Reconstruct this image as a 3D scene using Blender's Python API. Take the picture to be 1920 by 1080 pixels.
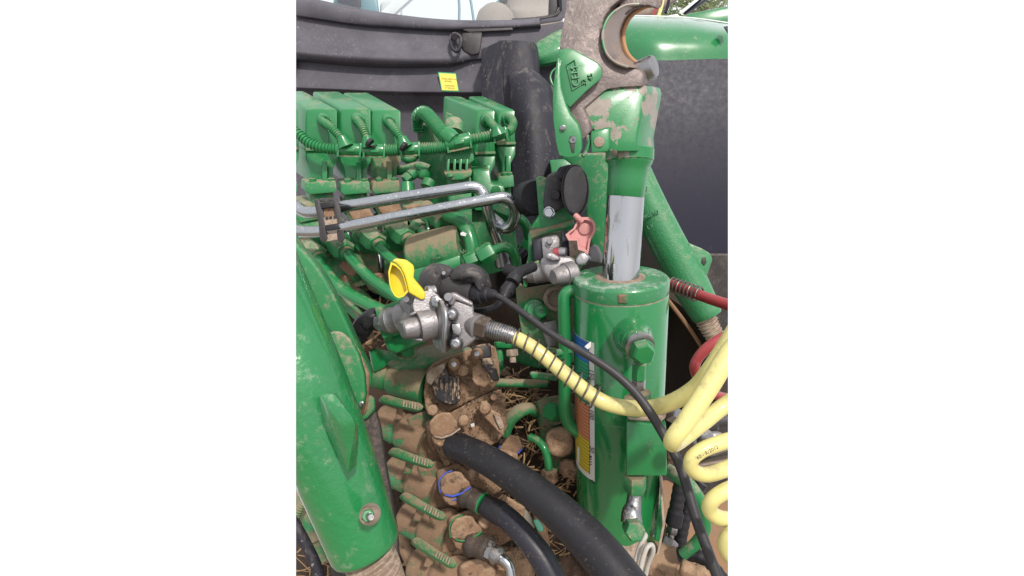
import bpy, bmesh, math, random
from mathutils import Vector, Matrix, noise as mnoise
R = math.radians
random.seed(7)
for o in list(bpy.data.objects): bpy.data.objects.remove(o)
scene = bpy.context.scene
# ------------------------------------------------------------ camera, sky, sun, exposure
FPX = 900.0                      # focal length in pixels of a 1920x1080 picture
CAM = Vector((0, 0, 1.55)); PITCH = R(22)
FWD = Vector((0, math.cos(PITCH), -math.sin(PITCH))); UP = Vector((0, math.sin(PITCH), math.cos(PITCH))); RT = Vector((1, 0, 0))
cd = bpy.data.cameras.new('camera'); co = bpy.data.objects.new('camera', cd); scene.collection.objects.link(co)
co.location = CAM; co.rotation_euler = (R(90) - PITCH, 0, 0)
cd.sensor_fit = 'HORIZONTAL'; cd.sensor_width = 36; cd.lens = 36 * FPX / 1920; cd.clip_start = .02; cd.clip_end = 500
scene.camera = co
SUN_EL, SUN_AZ = R(54), R(28)    # azimuth measured from the camera's back towards the right
w = bpy.data.worlds.new('World'); scene.world = w; w.use_nodes = True
nt = w.node_tree; nt.nodes.clear()
sky = nt.nodes.new('ShaderNodeTexSky'); sky.sky_type = 'NISHITA'; sky.sun_disc = False
sky.sun_elevation = SUN_EL; sky.sun_rotation = R(180) - SUN_AZ
sky.air_density = 1.0; sky.dust_density = 5.0; sky.ozone_density = .6
tc = nt.nodes.new('ShaderNodeTexCoord'); sp = nt.nodes.new('ShaderNodeSeparateXYZ'); cb = nt.nodes.new('ShaderNodeCombineXYZ')
ab = nt.nodes.new('ShaderNodeMath'); ab.operation = 'ABSOLUTE'
nt.links.new(tc.outputs['Generated'], sp.inputs[0]); nt.links.new(sp.outputs[0], cb.inputs[0]); nt.links.new(sp.outputs[1], cb.inputs[1])
nt.links.new(sp.outputs[2], ab.inputs[0]); nt.links.new(ab.outputs[0], cb.inputs[2]); nt.links.new(cb.outputs[0], sky.inputs[0])
# the pale thin overcast: the sky's blue is mostly veiled by white cloud
mx = nt.nodes.new('ShaderNodeMixRGB'); mx.inputs[0].default_value = .75; mx.inputs[2].default_value = (9.8, 9.9, 10.1, 1)
bg = nt.nodes.new('ShaderNodeBackground'); bg.inputs[1].default_value = .108
wo = nt.nodes.new('ShaderNodeOutputWorld')
nt.links.new(sky.outputs[0], mx.inputs[1]); nt.links.new(mx.outputs[0], bg.inputs[0]); nt.links.new(bg.outputs[0], wo.inputs[0])
sl = bpy.data.lights.new('sun', 'SUN'); sl.energy = 2.9; sl.angle = R(4); sl.color = (1, .95, .88)
so = bpy.data.objects.new('sun', sl); scene.collection.objects.link(so); so.location = (1, -1, 4)
sdir = Vector((math.sin(SUN_AZ) * math.cos(SUN_EL), -math.cos(SUN_AZ) * math.cos(SUN_EL), math.sin(SUN_EL)))
so.rotation_euler = sdir.to_track_quat('Z', 'Y').to_euler()
scene.view_settings.view_transform = 'Standard'; scene.view_settings.look = 'None'
scene.view_settings.exposure = 0.34; scene.view_settings.gamma = 1
scene.render.engine = 'CYCLES'; scene.cycles.use_denoising = True
scene.cycles.max_bounces = 8; scene.cycles.transparent_max_bounces = 12

# ------------------------------------------------------------ geometry helpers
def P(x, y, d):
    "the point seen at photo position (x, y), d metres in front of the camera"
    return CAM + FWD * d + RT * ((x - 960) / FPX * d) + UP * ((540 - y) / FPX * d)
def PX(v):
    r = v - CAM; d = r.dot(FWD)
    return 960 + FPX * r.dot(RT) / d, 540 - FPX * r.dot(UP) / d
def m(px, d): return px * d / FPX
def cr(pts, n):
    "Catmull-Rom through tuples of any length"
    k = len(pts); out = []
    for i in range(k - 1):
        p0 = pts[max(i - 1, 0)]; p1 = pts[i]; p2 = pts[i + 1]; p3 = pts[min(i + 2, k - 1)]
        for j in range(n):
            t = j / n
            out.append(tuple(.5 * ((2 * b) + (c - a) * t + (2 * a - 5 * b + 4 * c - d) * t * t + (-a + 3 * b - 3 * c + d) * t ** 3)
                             for a, b, c, d in zip(p0, p1, p2, p3)))
    out.append(tuple(pts[-1])); return out
def frame(a):
    a = a.normalized(); h = Vector((0, 0, 1)) if abs(a.z) < .9 else Vector((0, 1, 0))
    u = a.cross(h).normalized(); return u, a.cross(u).normalized()

class B:
    "collects geometry of ONE mesh object"
    def __init__(s): s.v = []; s.f = []
    def add(s, vs, fs):
        o = len(s.v); s.v += [Vector(v) for v in vs]; s.f += [tuple(i + o for i in f) for f in fs]; return s
    def bev(s, vs, fs, w, seg=2):
        bm = bmesh.new(); bv = [bm.verts.new(v) for v in vs]
        for f in fs:
            try: bm.faces.new([bv[i] for i in f])
            except ValueError: pass
        bmesh.ops.recalc_face_normals(bm, faces=bm.faces)
        if w > 0:
            es = [e for e in bm.edges if len(e.link_faces) == 2 and e.calc_face_angle(0) > R(22)]
            bmesh.ops.bevel(bm, geom=es, offset=w, segments=seg, affect='EDGES', clamp_overlap=True, profile=.5)
        bm.verts.index_update()
        s.add([v.co.copy() for v in bm.verts], [tuple(v.index for v in f.verts) for f in bm.faces]); bm.free(); return s
    def slab(s, pts, d, off=(0, 0, .01), w=.0012, seg=2):
        "polygon pts at photo positions, depth d (number, or (d0,x0,y0,gx,gy) for a tilted plane), extruded by off=(dx,dy,dd)"
        def dep(p):
            if len(p) > 2: return p[2]
            return d if not isinstance(d, tuple) else d[0] + d[3] * (p[0] - d[1]) + d[4] * (p[1] - d[2])
        A = [P(p[0], p[1], dep(p)) for p in pts]
        x0, y0, d0 = pts[0][0], pts[0][1], dep(pts[0])
        vec = P(x0 + off[0], y0 + off[1], d0 + off[2]) - P(x0, y0, d0)
        return s.prism(A, vec, w, seg)
    def prism(s, A, vec, w=.001, seg=2):
        n = len(A); vs = A + [a + vec for a in A]
        fs = [tuple(range(n)), tuple(range(2 * n - 1, n - 1, -1))] + [(i, i + n, (i + 1) % n + n, (i + 1) % n) for i in range(n)]
        return s.bev(vs, fs, w, seg)
    def box(s, c, size, ax=None, w=.001, seg=2):
        "box centred at world point c; ax = three axes"
        X, Y, Z = ax or (RT, FWD, UP); a, b, h = [k / 2 for k in size]
        vs = [c + X * (i * a) + Y * (j * b) + Z * (k * h) for i in (-1, 1) for j in (-1, 1) for k in (-1, 1)]
        return s.bev(vs, [(0, 1, 3, 2), (4, 6, 7, 5), (0, 4, 5, 1), (2, 3, 7, 6), (0, 2, 6, 4), (1, 5, 7, 3)], w, seg)
    def lathe(s, a, b, prof, n=20, world=False, cap=True, px=True, phase=0):
        "profile [(t, r)] round the axis a->b; a, b are (x, y, d); r in pixels at a's depth unless px=False (metres)"
        if not world: d = (a[2] + b[2]) / 2; a = P(*a); b = P(*b)
        k = m(1, d) if px and not world else 1
        ax = b - a; u, v = frame(ax); rings = []
        for t, r in prof:
            c = a + ax * t
            rings.append([c + (u * math.cos(q) + v * math.sin(q)) * max(r * k, 1e-5) for q in [phase + 2 * math.pi * i / n for i in range(n)]])
        vs = [p for g in rings for p in g]; fs = []
        for j in range(len(rings) - 1):
            for i in range(n): fs.append((j * n + i, j * n + (i + 1) % n, (j + 1) * n + (i + 1) % n, (j + 1) * n + i))
        if cap: fs += [tuple(range(n - 1, -1, -1)), tuple((len(rings) - 1) * n + i for i in range(n))]
        return s.add(vs, fs)
    def rod(s, a, b, r, n=20, r2=None, e=.06, **k):
        r2 = r if r2 is None else r2
        return s.lathe(a, b, [(0, r * .86), (e, r), (1 - e, r2), (1, r2 * .86)], n, **k)
    def hex(s, a, b, r, **k):
        return s.lathe(a, b, [(0, r * .9), (.08, r), (.88, r), (1, r * .86)], 6, **k)
    def bolt(s, x, y, d, r, h=None, to=(0, 0, -1), washer=True):
        "hex bolt head standing out of a face towards to (pixel offsets, depth sign)"
        h = h or r * 1.0; a = (x, y, d); q = m(h, d)
        b = (x + to[0] * h, y + to[1] * h, d + to[2] * q)
        if washer:
            c = (x + to[0] * h * .25, y + to[1] * h * .25, d + to[2] * q * .25); s.rod(a, c, r * 1.35, 16); a = c
        return s.hex(a, b, r)
    def tube(s, pts, r=None, n=12, k=8, cap=True, corr=None, world=False):
        """tube through (x,y,d[,rpx]) points; corr=(pitch px, depth fraction) makes it corrugated"""
        pts = [tuple(p) + ((r,) if len(p) == 3 else ()) for p in pts]
        q = cr(pts, k) if len(pts) > 1 else pts
        W = [P(a[0], a[1], a[2]) for a in q]; rr = [m(a[3], a[2]) for a in q]
        if corr:
            L = [0]
            for i in range(1, len(W)): L.append(L[-1] + (W[i] - W[i - 1]).length)
            pit = m(corr[0], q[0][2]); nn = max(2, int(L[-1] / pit)); W2, r2 = [], []
            for j in range(nn * 4 + 1):
                l = L[-1] * j / (nn * 4); i = 0
                while i < len(L) - 2 and L[i + 1] < l: i += 1
                f = (l - L[i]) / max(L[i + 1] - L[i], 1e-9)
                W2.append(W[i].lerp(W[i + 1], f)); b = rr[i] + (rr[i + 1] - rr[i]) * f
                r2.append(b * (1 if j % 4 in (0, 1) else 1 - corr[1]))
            W, rr = W2, r2
        return s.sweep(W, rr, n, cap)
    def sweep(s, W, rr, n=12, cap=True):
        T = [(W[min(i + 1, len(W) - 1)] - W[max(i - 1, 0)]).normalized() for i in range(len(W))]
        u, v = frame(T[0]); vs = []; fs = []
        for i, c in enumerate(W):
            if i:
                ax = T[i - 1].cross(T[i])
                if ax.length > 1e-8:
                    u = Matrix.Rotation(T[i - 1].angle(T[i]), 3, ax.normalized()) @ u
            u = (u - T[i] * u.dot(T[i])).normalized(); v = T[i].cross(u)
            vs += [c + (u * math.cos(q) + v * math.sin(q)) * rr[i] for q in [2 * math.pi * j / n for j in range(n)]]
        for i in range(len(W) - 1):
            for j in range(n): fs.append((i * n + j, i * n + (j + 1) % n, (i + 1) * n + (j + 1) % n, (i + 1) * n + j))
        if cap: fs += [tuple(range(n - 1, -1, -1)), tuple((len(W) - 1) * n + i for i in range(n))]
        return s.add(vs, fs)
    def coil(s, pts, rad, wire, turns, n=6, res=16):
        "spring wire wound round a path; rad & wire in px, may taper (a, b)"
        q = cr([tuple(p) for p in pts], 12); W = [P(*a[:3]) for a in q]; D = [a[2] for a in q]
        L = [0]
        for i in range(1, len(W)): L.append(L[-1] + (W[i] - W[i - 1]).length)
        out = []; rr = []; u = None; N = int(turns * res)
        for j in range(N + 1):
            l = L[-1] * j / N; i = 0
            while i < len(L) - 2 and L[i + 1] < l: i += 1
            f = (l - L[i]) / max(L[i + 1] - L[i], 1e-9); c = W[i].lerp(W[i + 1], f); T = (W[i + 1] - W[i]).normalized()
            if u is None: u = frame(T)[0]
            u = (u - T * u.dot(T)).normalized(); v = T.cross(u); g = 2 * math.pi * j / res
            ra = rad if not isinstance(rad, tuple) else rad[0] + (rad[1] - rad[0]) * j / N
            out.append(c + (u * math.cos(g) + v * math.sin(g)) * m(ra, D[i])); rr.append(m(wire, D[i]))
        return s.sweep(out, rr, n)
    def sheet(s, rows, t=.008, nu=6, nv=5, bumpy=0):
        "smooth curved sheet through rows of (x,y,d), with real thickness t away from the camera"
        rows = [cr([tuple(p) for p in r], nu) for r in rows]
        cols = list(zip(*rows)); cols = [cr(list(c), nv) for c in cols]
        g = list(zip(*cols)); h, w_ = len(g), len(g[0])
        F = []
        for r in g:
            for p in r:
                q = P(*p)
                if bumpy: q += FWD * (mnoise.noise(q * 18) * bumpy + mnoise.noise(q * 60) * bumpy * .35)
                F.append(q)
        vs = F + [q + FWD * t for q in F]; N = h * w_; fs = []
        for i in range(h - 1):
            for j in range(w_ - 1):
                a = i * w_ + j; fs += [(a, a + w_, a + w_ + 1, a + 1), (N + a, N + a + 1, N + a + w_ + 1, N + a + w_)]
        ed = [(j, j + 1) for j in range(w_ - 1)] + [((i + 1) * w_ - 1, (i + 2) * w_ - 1) for i in range(h - 1)]
        ed += [((h - 1) * w_ + j + 1, (h - 1) * w_ + j) for j in range(w_ - 1)] + [((i + 1) * w_, i * w_) for i in range(h - 1)]
        fs += [(a, b, N + b, N + a) for a, b in ed]
        return s.add(vs, fs)
    def blob(s, c, size, seed=0, rough=.25, n=14):
        "lump of mud"
        c = P(*c); vs = []; fs = []
        for i in range(n + 1):
            th = math.pi * i / n
            for j in range(n):
                ph = 2 * math.pi * j / n; d = Vector((math.sin(th) * math.cos(ph), math.sin(th) * math.sin(ph), math.cos(th)))
                k = 1 + rough * mnoise.noise(d * 2.2 + Vector((seed, 0, 0))) + rough * .5 * mnoise.noise(d * 6 + Vector((seed, 9, 0)))
                vs.append(c + Vector((d.x * size[0], d.y * size[1], d.z * size[2])) * k)
        for i in range(n):
            for j in range(n): fs.append((i * n + j, i * n + (j + 1) % n, (i + 1) * n + (j + 1) % n, (i + 1) * n + j))
        return s.add(vs, fs)
    def text(s, txt, o, xd, yd, h, ext=.0006, shear=0):
        "raised lettering: o = world origin, xd / yd = unit reading and up directions, h = height (m)"
        c = bpy.data.curves.new('t', 'FONT'); c.body = txt; c.size = h * 1.35; c.extrude = ext / 2; c.shear = shear; c.resolution_u = 3
        ob = bpy.data.objects.new('t', c); scene.collection.objects.link(ob)
        me = ob.to_mesh(); zd = xd.cross(yd).normalized()
        s.add([o + xd * v.co.x + yd * v.co.y + zd * v.co.z for v in me.vertices], [tuple(p.vertices) for p in me.polygons])
        ob.to_mesh_clear(); bpy.data.objects.remove(ob); bpy.data.curves.remove(c); return s

ROOTS = []
def thing(name, label, cat, group=None):
    o = bpy.data.objects.new(name, None); scene.collection.objects.link(o); o.empty_display_size = .02
    o['label'] = label; o['category'] = cat
    if group: o['group'] = group
    ROOTS.append(o); return o
def part(name, b, mat, parent=None, label=None, smooth=38, kind=None, clip=True, rough=None):
    me = bpy.data.meshes.new(name); me.from_pydata(b.v, [], b.f); me.validate()
    bm = bmesh.new(); bm.from_mesh(me); bmesh.ops.remove_doubles(bm, verts=bm.verts, dist=1e-6)
    bmesh.ops.recalc_face_normals(bm, faces=bm.faces)
    if rough is None: rough = {'caked_mud': .0009, 'green_paint_under_mud': .0011, 'oily_dirt': .002, 'zz': 0}.get(mat.name, 0)
    if rough and kind is None:
        bmesh.ops.triangulate(bm, faces=[f for f in bm.faces if len(f.verts) > 4])
        for _ in range(4):
            es = [e for e in bm.edges if e.calc_length() > .0055]
            if not es or len(bm.verts) > 12000: break
            bmesh.ops.subdivide_edges(bm, edges=es, cuts=1, use_grid_fill=True)
        bm.normal_update()
        for v in bm.verts:
            q = v.co
            v.co = q + v.normal * rough * (mnoise.noise(q * 70) + .7 * mnoise.noise(q * 180) + .5 * mnoise.noise(q * 420))
        smooth = 75
    for lim, sg in ((555, -1), (1365, 1)) if clip else ():                     # the model ends where the photograph ends
        nrm = (P(lim, 0, 1) - CAM).cross(P(lim, 1080, 1) - CAM).normalized()
        if nrm.x * sg < 0: nrm.negate()
        if any((v.co - CAM).dot(nrm) > 0 for v in bm.verts):
            res = bmesh.ops.bisect_plane(bm, geom=bm.verts[:] + bm.edges[:] + bm.faces[:], plane_co=CAM, plane_no=nrm, clear_outer=True, dist=1e-7)
            ce = [e for e in res['geom_cut'] if isinstance(e, bmesh.types.BMEdge) and e.is_valid and e.is_boundary]
            if ce: bmesh.ops.holes_fill(bm, edges=ce, sides=0)
    for e in bm.edges: e.smooth = not (len(e.link_faces) == 2 and e.calc_face_angle(0) > R(smooth))
    for f in bm.faces: f.smooth = True
    n = len(bm.verts); bm.to_mesh(me); bm.free()
    if n == 0: return None
    me.materials.append(mat)
    o = bpy.data.objects.new(name, me); scene.collection.objects.link(o)
    if parent is not None: o.parent = parent
    else: ROOTS.append(o)
    if label: o['label'] = label
    if kind: o['kind'] = kind
    return o
def solo(name, b, mat, label, cat, group=None, smooth=38):
    o = part(name, b, mat, None, label, smooth); o['category'] = cat
    if group: o['group'] = group
    return o
def finish():
    for r in list(ROOTS):
        tree = [r] + list(r.children_recursive); ms = [o for o in tree if o.type == 'MESH']
        if not ms: bpy.data.objects.remove(r); continue
        vs = [v.co for o in ms for v in o.data.vertices]
        c = Vector((sum(v.x for v in vs) / len(vs), sum(v.y for v in vs) / len(vs), min(v.z for v in vs)))
        for o in ms: o.data.transform(Matrix.Translation(-c))
        r.location = c

# ------------------------------------------------------------ materials
TAN = (.34, .285, .205); MUD = (.225, .130, .078); PALE = (.55, .47, .37); GRN = (.003, .175, .042)
FILM = (.27, .30, .20)
def M(name, base, rough=.45, metal=0., dust=.2, dustc=TAN, ds=30, top=.6, film=.08, speck=.2, chip=0., chipc=(.16, .12, .10), cs=45,
      bump=.15, bs=300, coat=0., var=.38, streak=0., dmax=.88, dw=.16, mudbump=.3, ss=210, spec=.4, spm=1.5, filmc=None, under=None):
    mt = bpy.data.materials.new(name); mt.use_nodes = True; t = mt.node_tree; N = t.nodes; L = t.links
    bs_ = N['Principled BSDF']
    def nd(ty, **k):
        x = N.new(ty)
        for a, b in k.items(): setattr(x, a, b)
        return x
    def math_(op, a, b=None, c=None, clamp=False):
        x = nd('ShaderNodeMath', operation=op, use_clamp=clamp)
        for i, q in enumerate((a, b, c)):
            if q is None: continue
            if isinstance(q, (int, float)): x.inputs[i].default_value = q
            else: L.new(q, x.inputs[i])
        return x.outputs[0]
    tcn = nd('ShaderNodeTexCoord'); oi = nd('ShaderNodeObjectInfo'); va = nd('ShaderNodeVectorMath', operation='MULTIPLY_ADD')
    L.new(oi.outputs['Random'], va.inputs[0]); va.inputs[1].default_value = (7, 13, 5); L.new(tcn.outputs['Object'], va.inputs[2]); vec = va.outputs[0]
    def noise(sc, det=6, ro=.6, v=None):
        x = nd('ShaderNodeTexNoise'); x.inputs['Scale'].default_value = sc; x.inputs['Detail'].default_value = det; x.inputs['Roughness'].default_value = ro
        L.new(v or vec, x.inputs['Vector']); return x.outputs['Fac']
    def ramp(v, lo, wd, mx=1.):
        x = nd('ShaderNodeMapRange', interpolation_type='SMOOTHSTEP'); L.new(v, x.inputs[0])
        x.inputs[1].default_value = lo; x.inputs[2].default_value = lo + wd; x.inputs[3].default_value = 0; x.inputs[4].default_value = mx
        return x.outputs[0]
    def mix(f, a, b):
        x = nd('ShaderNodeMixRGB')
        for i, q in ((0, f), (1, a), (2, b)):
            if isinstance(q, (int, float)): x.inputs[i].default_value = q
            elif isinstance(q, tuple): x.inputs[i].default_value = q[:3] + (1,)
            else: L.new(q, x.inputs[i])
        return x.outputs[0]
    col = mix(math_('MULTIPLY', noise(14, 4), var * 2), base, tuple(c * .62 for c in base))
    met = metal; ro = rough; hgt = noise(bs, 3)
    n_fine = noise(ss, 4, .75)
    if chip > 0:
        cm = ramp(noise(cs, 8, .62), .76 - chip * .5, .025)
        col = mix(cm, col, mix(noise(90, 5), chipc, tuple(c * .45 for c in chipc))); ro = math_('MULTIPLY_ADD', cm, .25, ro)
        hgt = math_('SUBTRACT', hgt, math_('MULTIPLY', cm, .8))
    geo = nd('ShaderNodeNewGeometry'); sx = nd('ShaderNodeSeparateXYZ'); L.new(geo.outputs['Normal'], sx.inputs[0])
    nv = math_('MULTIPLY', sx.outputs[2], top * .2)
    dn = math_('ADD', math_('MULTIPLY', noise(ds, 9, .72), .62), math_('MULTIPLY', noise(ds * 3.7, 8, .75), .38))
    if streak > 0:
        mp = nd('ShaderNodeMapping'); mp.inputs['Scale'].default_value = (55, 55, 3.2); L.new(vec, mp.inputs[0])
        dn = math_('ADD', math_('MULTIPLY', dn, 1 - streak), math_('MULTIPLY', noise(1, 5, .7, mp.outputs[0]), streak))
    dm = ramp(math_('ADD', dn, nv), .75 - dust * .5, dw, dmax)
    fm = math_('MULTIPLY', math_('ADD', noise(9, 4), nv, clamp=True), film * 2)
    sm = math_('MULTIPLY', ramp(n_fine, .80 - speck * .33, .05, .75), ramp(noise(7, 4, .7), .38, .3))
    if filmc is None and base[1] > 3 * base[0] and base[1] > 2 * base[2]: filmc = (.15, .29, .20)
    col = mix(fm, col, filmc or dustc)
    dm = math_('MAXIMUM', dm, sm)
    dc = mix(noise(55, 6, .7), dustc, tuple(c * .62 for c in dustc))
    dc = mix(sm, dc, tuple(min(c * spm, .6) for c in dustc))
    bs_.inputs['Specular IOR Level'].default_value = spec
    col = mix(dm, col, dc)
    L.new(col, bs_.inputs['Base Color'])
    L.new(math_('MULTIPLY', math_('SUBTRACT', 1, dm), met), bs_.inputs['Metallic'])
    rr = mix(dm, (0, 0, 0), (1, 1, 1))
    r2 = math_('ADD', ro, math_('MULTIPLY', math_('MAXIMUM', dm, fm), .45), clamp=True)
    r3 = math_('ADD', r2, math_('MULTIPLY', math_('SUBTRACT', noise(70, 5), .5), .25), clamp=True)
    L.new(r3, bs_.inputs['Roughness'])
    if coat: L.new(math_('MULTIPLY', math_('SUBTRACT', 1, dm), coat), bs_.inputs['Coat Weight']); bs_.inputs['Coat Roughness'].default_value = .12
    h2 = math_('ADD', math_('MULTIPLY', hgt, bump), math_('MULTIPLY', math_('MULTIPLY', dm, noise(160, 6, .75)), mudbump * 3))
    bp = nd('ShaderNodeBump'); bp.inputs['Strength'].default_value = .7; bp.inputs['Distance'].default_value = .0012
    L.new(h2, bp.inputs['Height']); L.new(bp.outputs[0], bs_.inputs['Normal'])
    return mt
G = M('green_paint', GRN, rough=.33, dust=.29, film=.05, coat=.4, chip=.05, dustc=TAN)
GC = M('green_paint_glossy', (.003, .17, .042), rough=.26, dust=.26, film=.03, coat=.9, bump=.03, speck=.2, dustc=(.30, .32, .22))
GD = M('green_paint_dusty', GRN, rough=.42, dust=.36, film=.11, chip=.08, top=1.0, speck=.45, ds=50)
GM = M('green_paint_muddy', GRN, rough=.5, dust=.52, dustc=(.29, .21, .14), film=.14, top=1.0, bump=.3, ds=42, speck=.5)
GMM = M('green_paint_under_mud', GRN, rough=.6, dust=.61, dustc=(.25, .158, .10), film=.25, top=.5, bump=.5, ds=24, dw=.07, mudbump=.6, dmax=1., speck=.6)
BRN = M('caked_mud', MUD, rough=.9, dust=.5, dustc=(.38, .25, .16), top=1.0, chip=.36, chipc=(.075, .045, .030), cs=50, film=.12, bump=1.0, ds=45, mudbump=.9, speck=.6, ss=120, var=.45)
ARM = M('green_paint_arm', (.003, .18, .044), rough=.27, dust=.44, dustc=(.32, .38, .28), film=.06, coat=.6, ds=22, top=.2, speck=.35, chip=.10, cs=22, chipc=(.40, .32, .25), bump=1.5, bs=95, ss=130)
CASTG = M('green_cast', GRN, rough=.4, dust=.24, film=.14, coat=.3, bump=1.2, bs=240, dustc=(.30, .36, .24), top=1.2, ds=60, speck=.3)
HOOK = M('hook_worn_steel', (.13, .098, .095), rough=.42, metal=.35, dust=.45, dustc=(.40, .35, .32), film=.12, chip=.10, chipc=(.02, .15, .06), cs=24, bump=1., bs=160, speck=.65, ss=110, ds=55, var=.5)
HOOKG = M('hook_chipped_green', (.003, .175, .042), rough=.34, dust=.2, dustc=(.34, .29, .24), chip=.47, chipc=(.33, .27, .23), cs=26, coat=.3, film=.04, ds=50, speck=.35)
WORN = M('hook_polished_throat', (.36, .29, .26), rough=.33, metal=.9, dust=.42, dustc=(.24, .16, .11), film=.05, ds=40, speck=.5)
BP = M('black_plastic', (.017, .016, .025), rough=.5, dust=.38, dustc=(.165, .155, .18), film=.32, speck=.62, top=.9, ds=9, dw=.32, dmax=.6, ss=150, spec=.3, spm=2.4)
BPS = M('black_plastic_streaked', (.014, .013, .024), rough=.5, dust=.36, dustc=(.16, .15, .14), film=.06, streak=.8, speck=.6, ds=10, dw=.16, dmax=.65, ss=150, spec=.25, spm=2.2)
BPD = M('black_plastic_dusty', (.022, .021, .026), rough=.5, dust=.33, dustc=(.22, .19, .17), film=.07, spec=.35, ds=50, dmax=.7, speck=.6)
BNAVY = M('fender_liner_plastic', (.009, .008, .022), rough=.45, dust=.20, dustc=(.095, .095, .125), film=.02, streak=.9, speck=.30, ds=12, dmax=.5, ss=150, spec=.2, spm=2)
RUB = M('black_rubber', (.009, .009, .014), spec=.3, rough=.45, dust=.22, dustc=(.11, .10, .09), film=.06, speck=.6, ds=60, dmax=.5)
RUBB = M('blue_black_rubber', (.011, .012, .024), rough=.4, dust=.14, dustc=(.18, .15, .12), film=.04, speck=.6, ds=50)
ROPE = M('cable_sheath', (.013, .013, .018), rough=.45, dust=.24, dustc=(.22, .19, .16), film=.05, speck=.4, ds=60, dmax=.6)
ALU = M('cast_aluminium', (.27, .26, .275), rough=.42, metal=.7, dust=.34, dustc=(.30, .25, .20), film=.10, bump=.7, ds=55, bs=400, speck=.5, var=.35)
ZINC = M('zinc_tube', (.46, .48, .51), rough=.2, metal=1, dust=.28, dustc=(.30, .28, .26), film=.08, ds=60, speck=.6, bump=.1)
STEEL = M('plain_steel', (.34, .34, .36), rough=.3, metal=1, dust=.34, dustc=(.30, .25, .20), film=.08, ds=70, speck=.5, var=.4)
DSTEEL = M('brown_steel', (.085, .06, .052), rough=.45, metal=.6, dust=.25, film=.1, ds=60)
CHROME = M('chrome_rod', (.50, .50, .52), rough=.08, metal=1, dust=.38, film=.02, speck=.3, bump=.01, ds=30, dustc=(.05, .05, .055), streak=.95, dmax=.8, dw=.2)  # dark streaks paint in reflection bands, passed in as dust
YH = M('yellow_hose', (.64, .575, .215), rough=.36, dust=.38, dustc=(.38, .31, .17), film=.10, ds=34, speck=.3, bump=.05, coat=.2, var=.12, dmax=.6)
YC = M('yellow_plastic', (.66, .52, .02), rough=.35, dust=.34, dustc=(.36, .27, .12), film=.06, ds=50, speck=.3, bump=.05, coat=.2, var=.1, dmax=.7)
RH = M('red_hose', (.30, .012, .022), rough=.36, dust=.3, dustc=(.36, .18, .16), film=.10, ds=40, coat=.2, speck=.3)
PINK = M('faded_red_plastic', (.60, .25, .24), rough=.5, dust=.2, dustc=(.42, .33, .28), film=.06, ds=60, speck=.3)
SPR = M('spring_wire', (.15, .13, .12), rough=.4, metal=.8, dust=.2, ds=80)
CREAM = M('cream_boot', (.42, .33, .26), rough=.8, dust=.5, dustc=(.20, .14, .10), film=.1, ds=50, bump=.6, speck=.5)
STRAW = M('straw_stalks', (.30, .19, .09), rough=.7, dust=.3, dustc=(.22, .14, .08), film=.1, ds=25, var=.6)
SOIL = M('dusty_soil', (.026, .015, .010), rough=.95, dust=.34, dustc=(.10, .06, .038), film=.12, bump=1.5, bs=120, ds=25, mudbump=1.2, speck=.7, ss=100)  # real soil, darkened further as shade for the deep recesses
BARREL = M('cylinder_paint', (.003, .175, .042), rough=.2, dust=.38, dustc=(.25, .28, .18), film=.03, coat=.8, ds=34, speck=.35, top=.2, chip=.06, cs=40, chipc=(.22, .18, .14), bump=.05)
YARD = M('yard_ground', (.26, .21, .16), rough=.95, dust=.4, dustc=(.34, .28, .22), ds=4, bs=30, ss=20)
INKP = M('faded_print', (.38, .32, .07), rough=.5)
DARK = M('painted_gap_shade', (.010, .009, .008), rough=.8, dust=.3, dustc=(.05, .032, .022), film=.03, spec=.15, ds=20)  # near-black colour painted in for shade behind the machinery
WHITE = M('white_label', (.66, .66, .65), rough=.45, dust=.16, film=.05, speck=.3)
INK = M('black_print_and_hole_dark', (.02, .02, .02), rough=.5, dust=.05, film=.02, speck=.05)
LB = M('label_blue', (.010, .13, .52), rough=.4, dust=.14, film=.03, speck=.3); LG = M('label_green', (.015, .30, .15), rough=.4, dust=.14, film=.03, speck=.3)
LO = M('label_orange', (.68, .24, .12), rough=.4, dust=.16, film=.03, speck=.3); LY = M('label_yellow', (.66, .50, .03), rough=.4, dust=.16, film=.03, speck=.3)
STICK = M('yellow_sticker', (.78, .68, .09), rough=.45, dust=.1, film=.03, speck=.1)
BLU = M('blue_plastic', (.02, .08, .50), rough=.4, dust=.1, film=.05)
BEIGE = M('beige_seat', (.26, .22, .195), rough=.7, dust=.1, film=.05, speck=.05, bump=.2)
TEAL = M('teal_frame', (.06, .20, .25), rough=.4, dust=.1, film=.05)
WHITEP = M('white_paint', (.62, .66, .66), rough=.35, dust=.1, film=.05)
TYRE = M('tyre_rubber', (.045, .042, .042), rough=.8, dust=.46, dustc=(.17, .145, .13), film=.25, ds=18, bump=.8, speck=.6, ss=90)
LEAF = M('tree_leaf', (.13, .17, .06), rough=.6, dust=.1, film=.03, var=.6); BARK = M('tree_bark', (.12, .09, .07), rough=.9, dust=.2)
ORNG = M('rust_orange_edge', (.42, .22, .10), rough=.7, dust=.3, dustc=(.4, .3, .22))
RUST = M('orange_brown_plate', (.24, .12, .055), rough=.7, dust=.4, dustc=(.24, .17, .115), film=.12, speck=.5)
HOLL = M('brown_wheel_disc', (.06, .043, .033), rough=.8, dust=.36, dustc=(.085, .058, .042), film=.12, ds=20, speck=.5, ss=90)
gl = bpy.data.materials.new('cab_glass'); gl.use_nodes = True; t_ = gl.node_tree; t_.nodes.clear()
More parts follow.
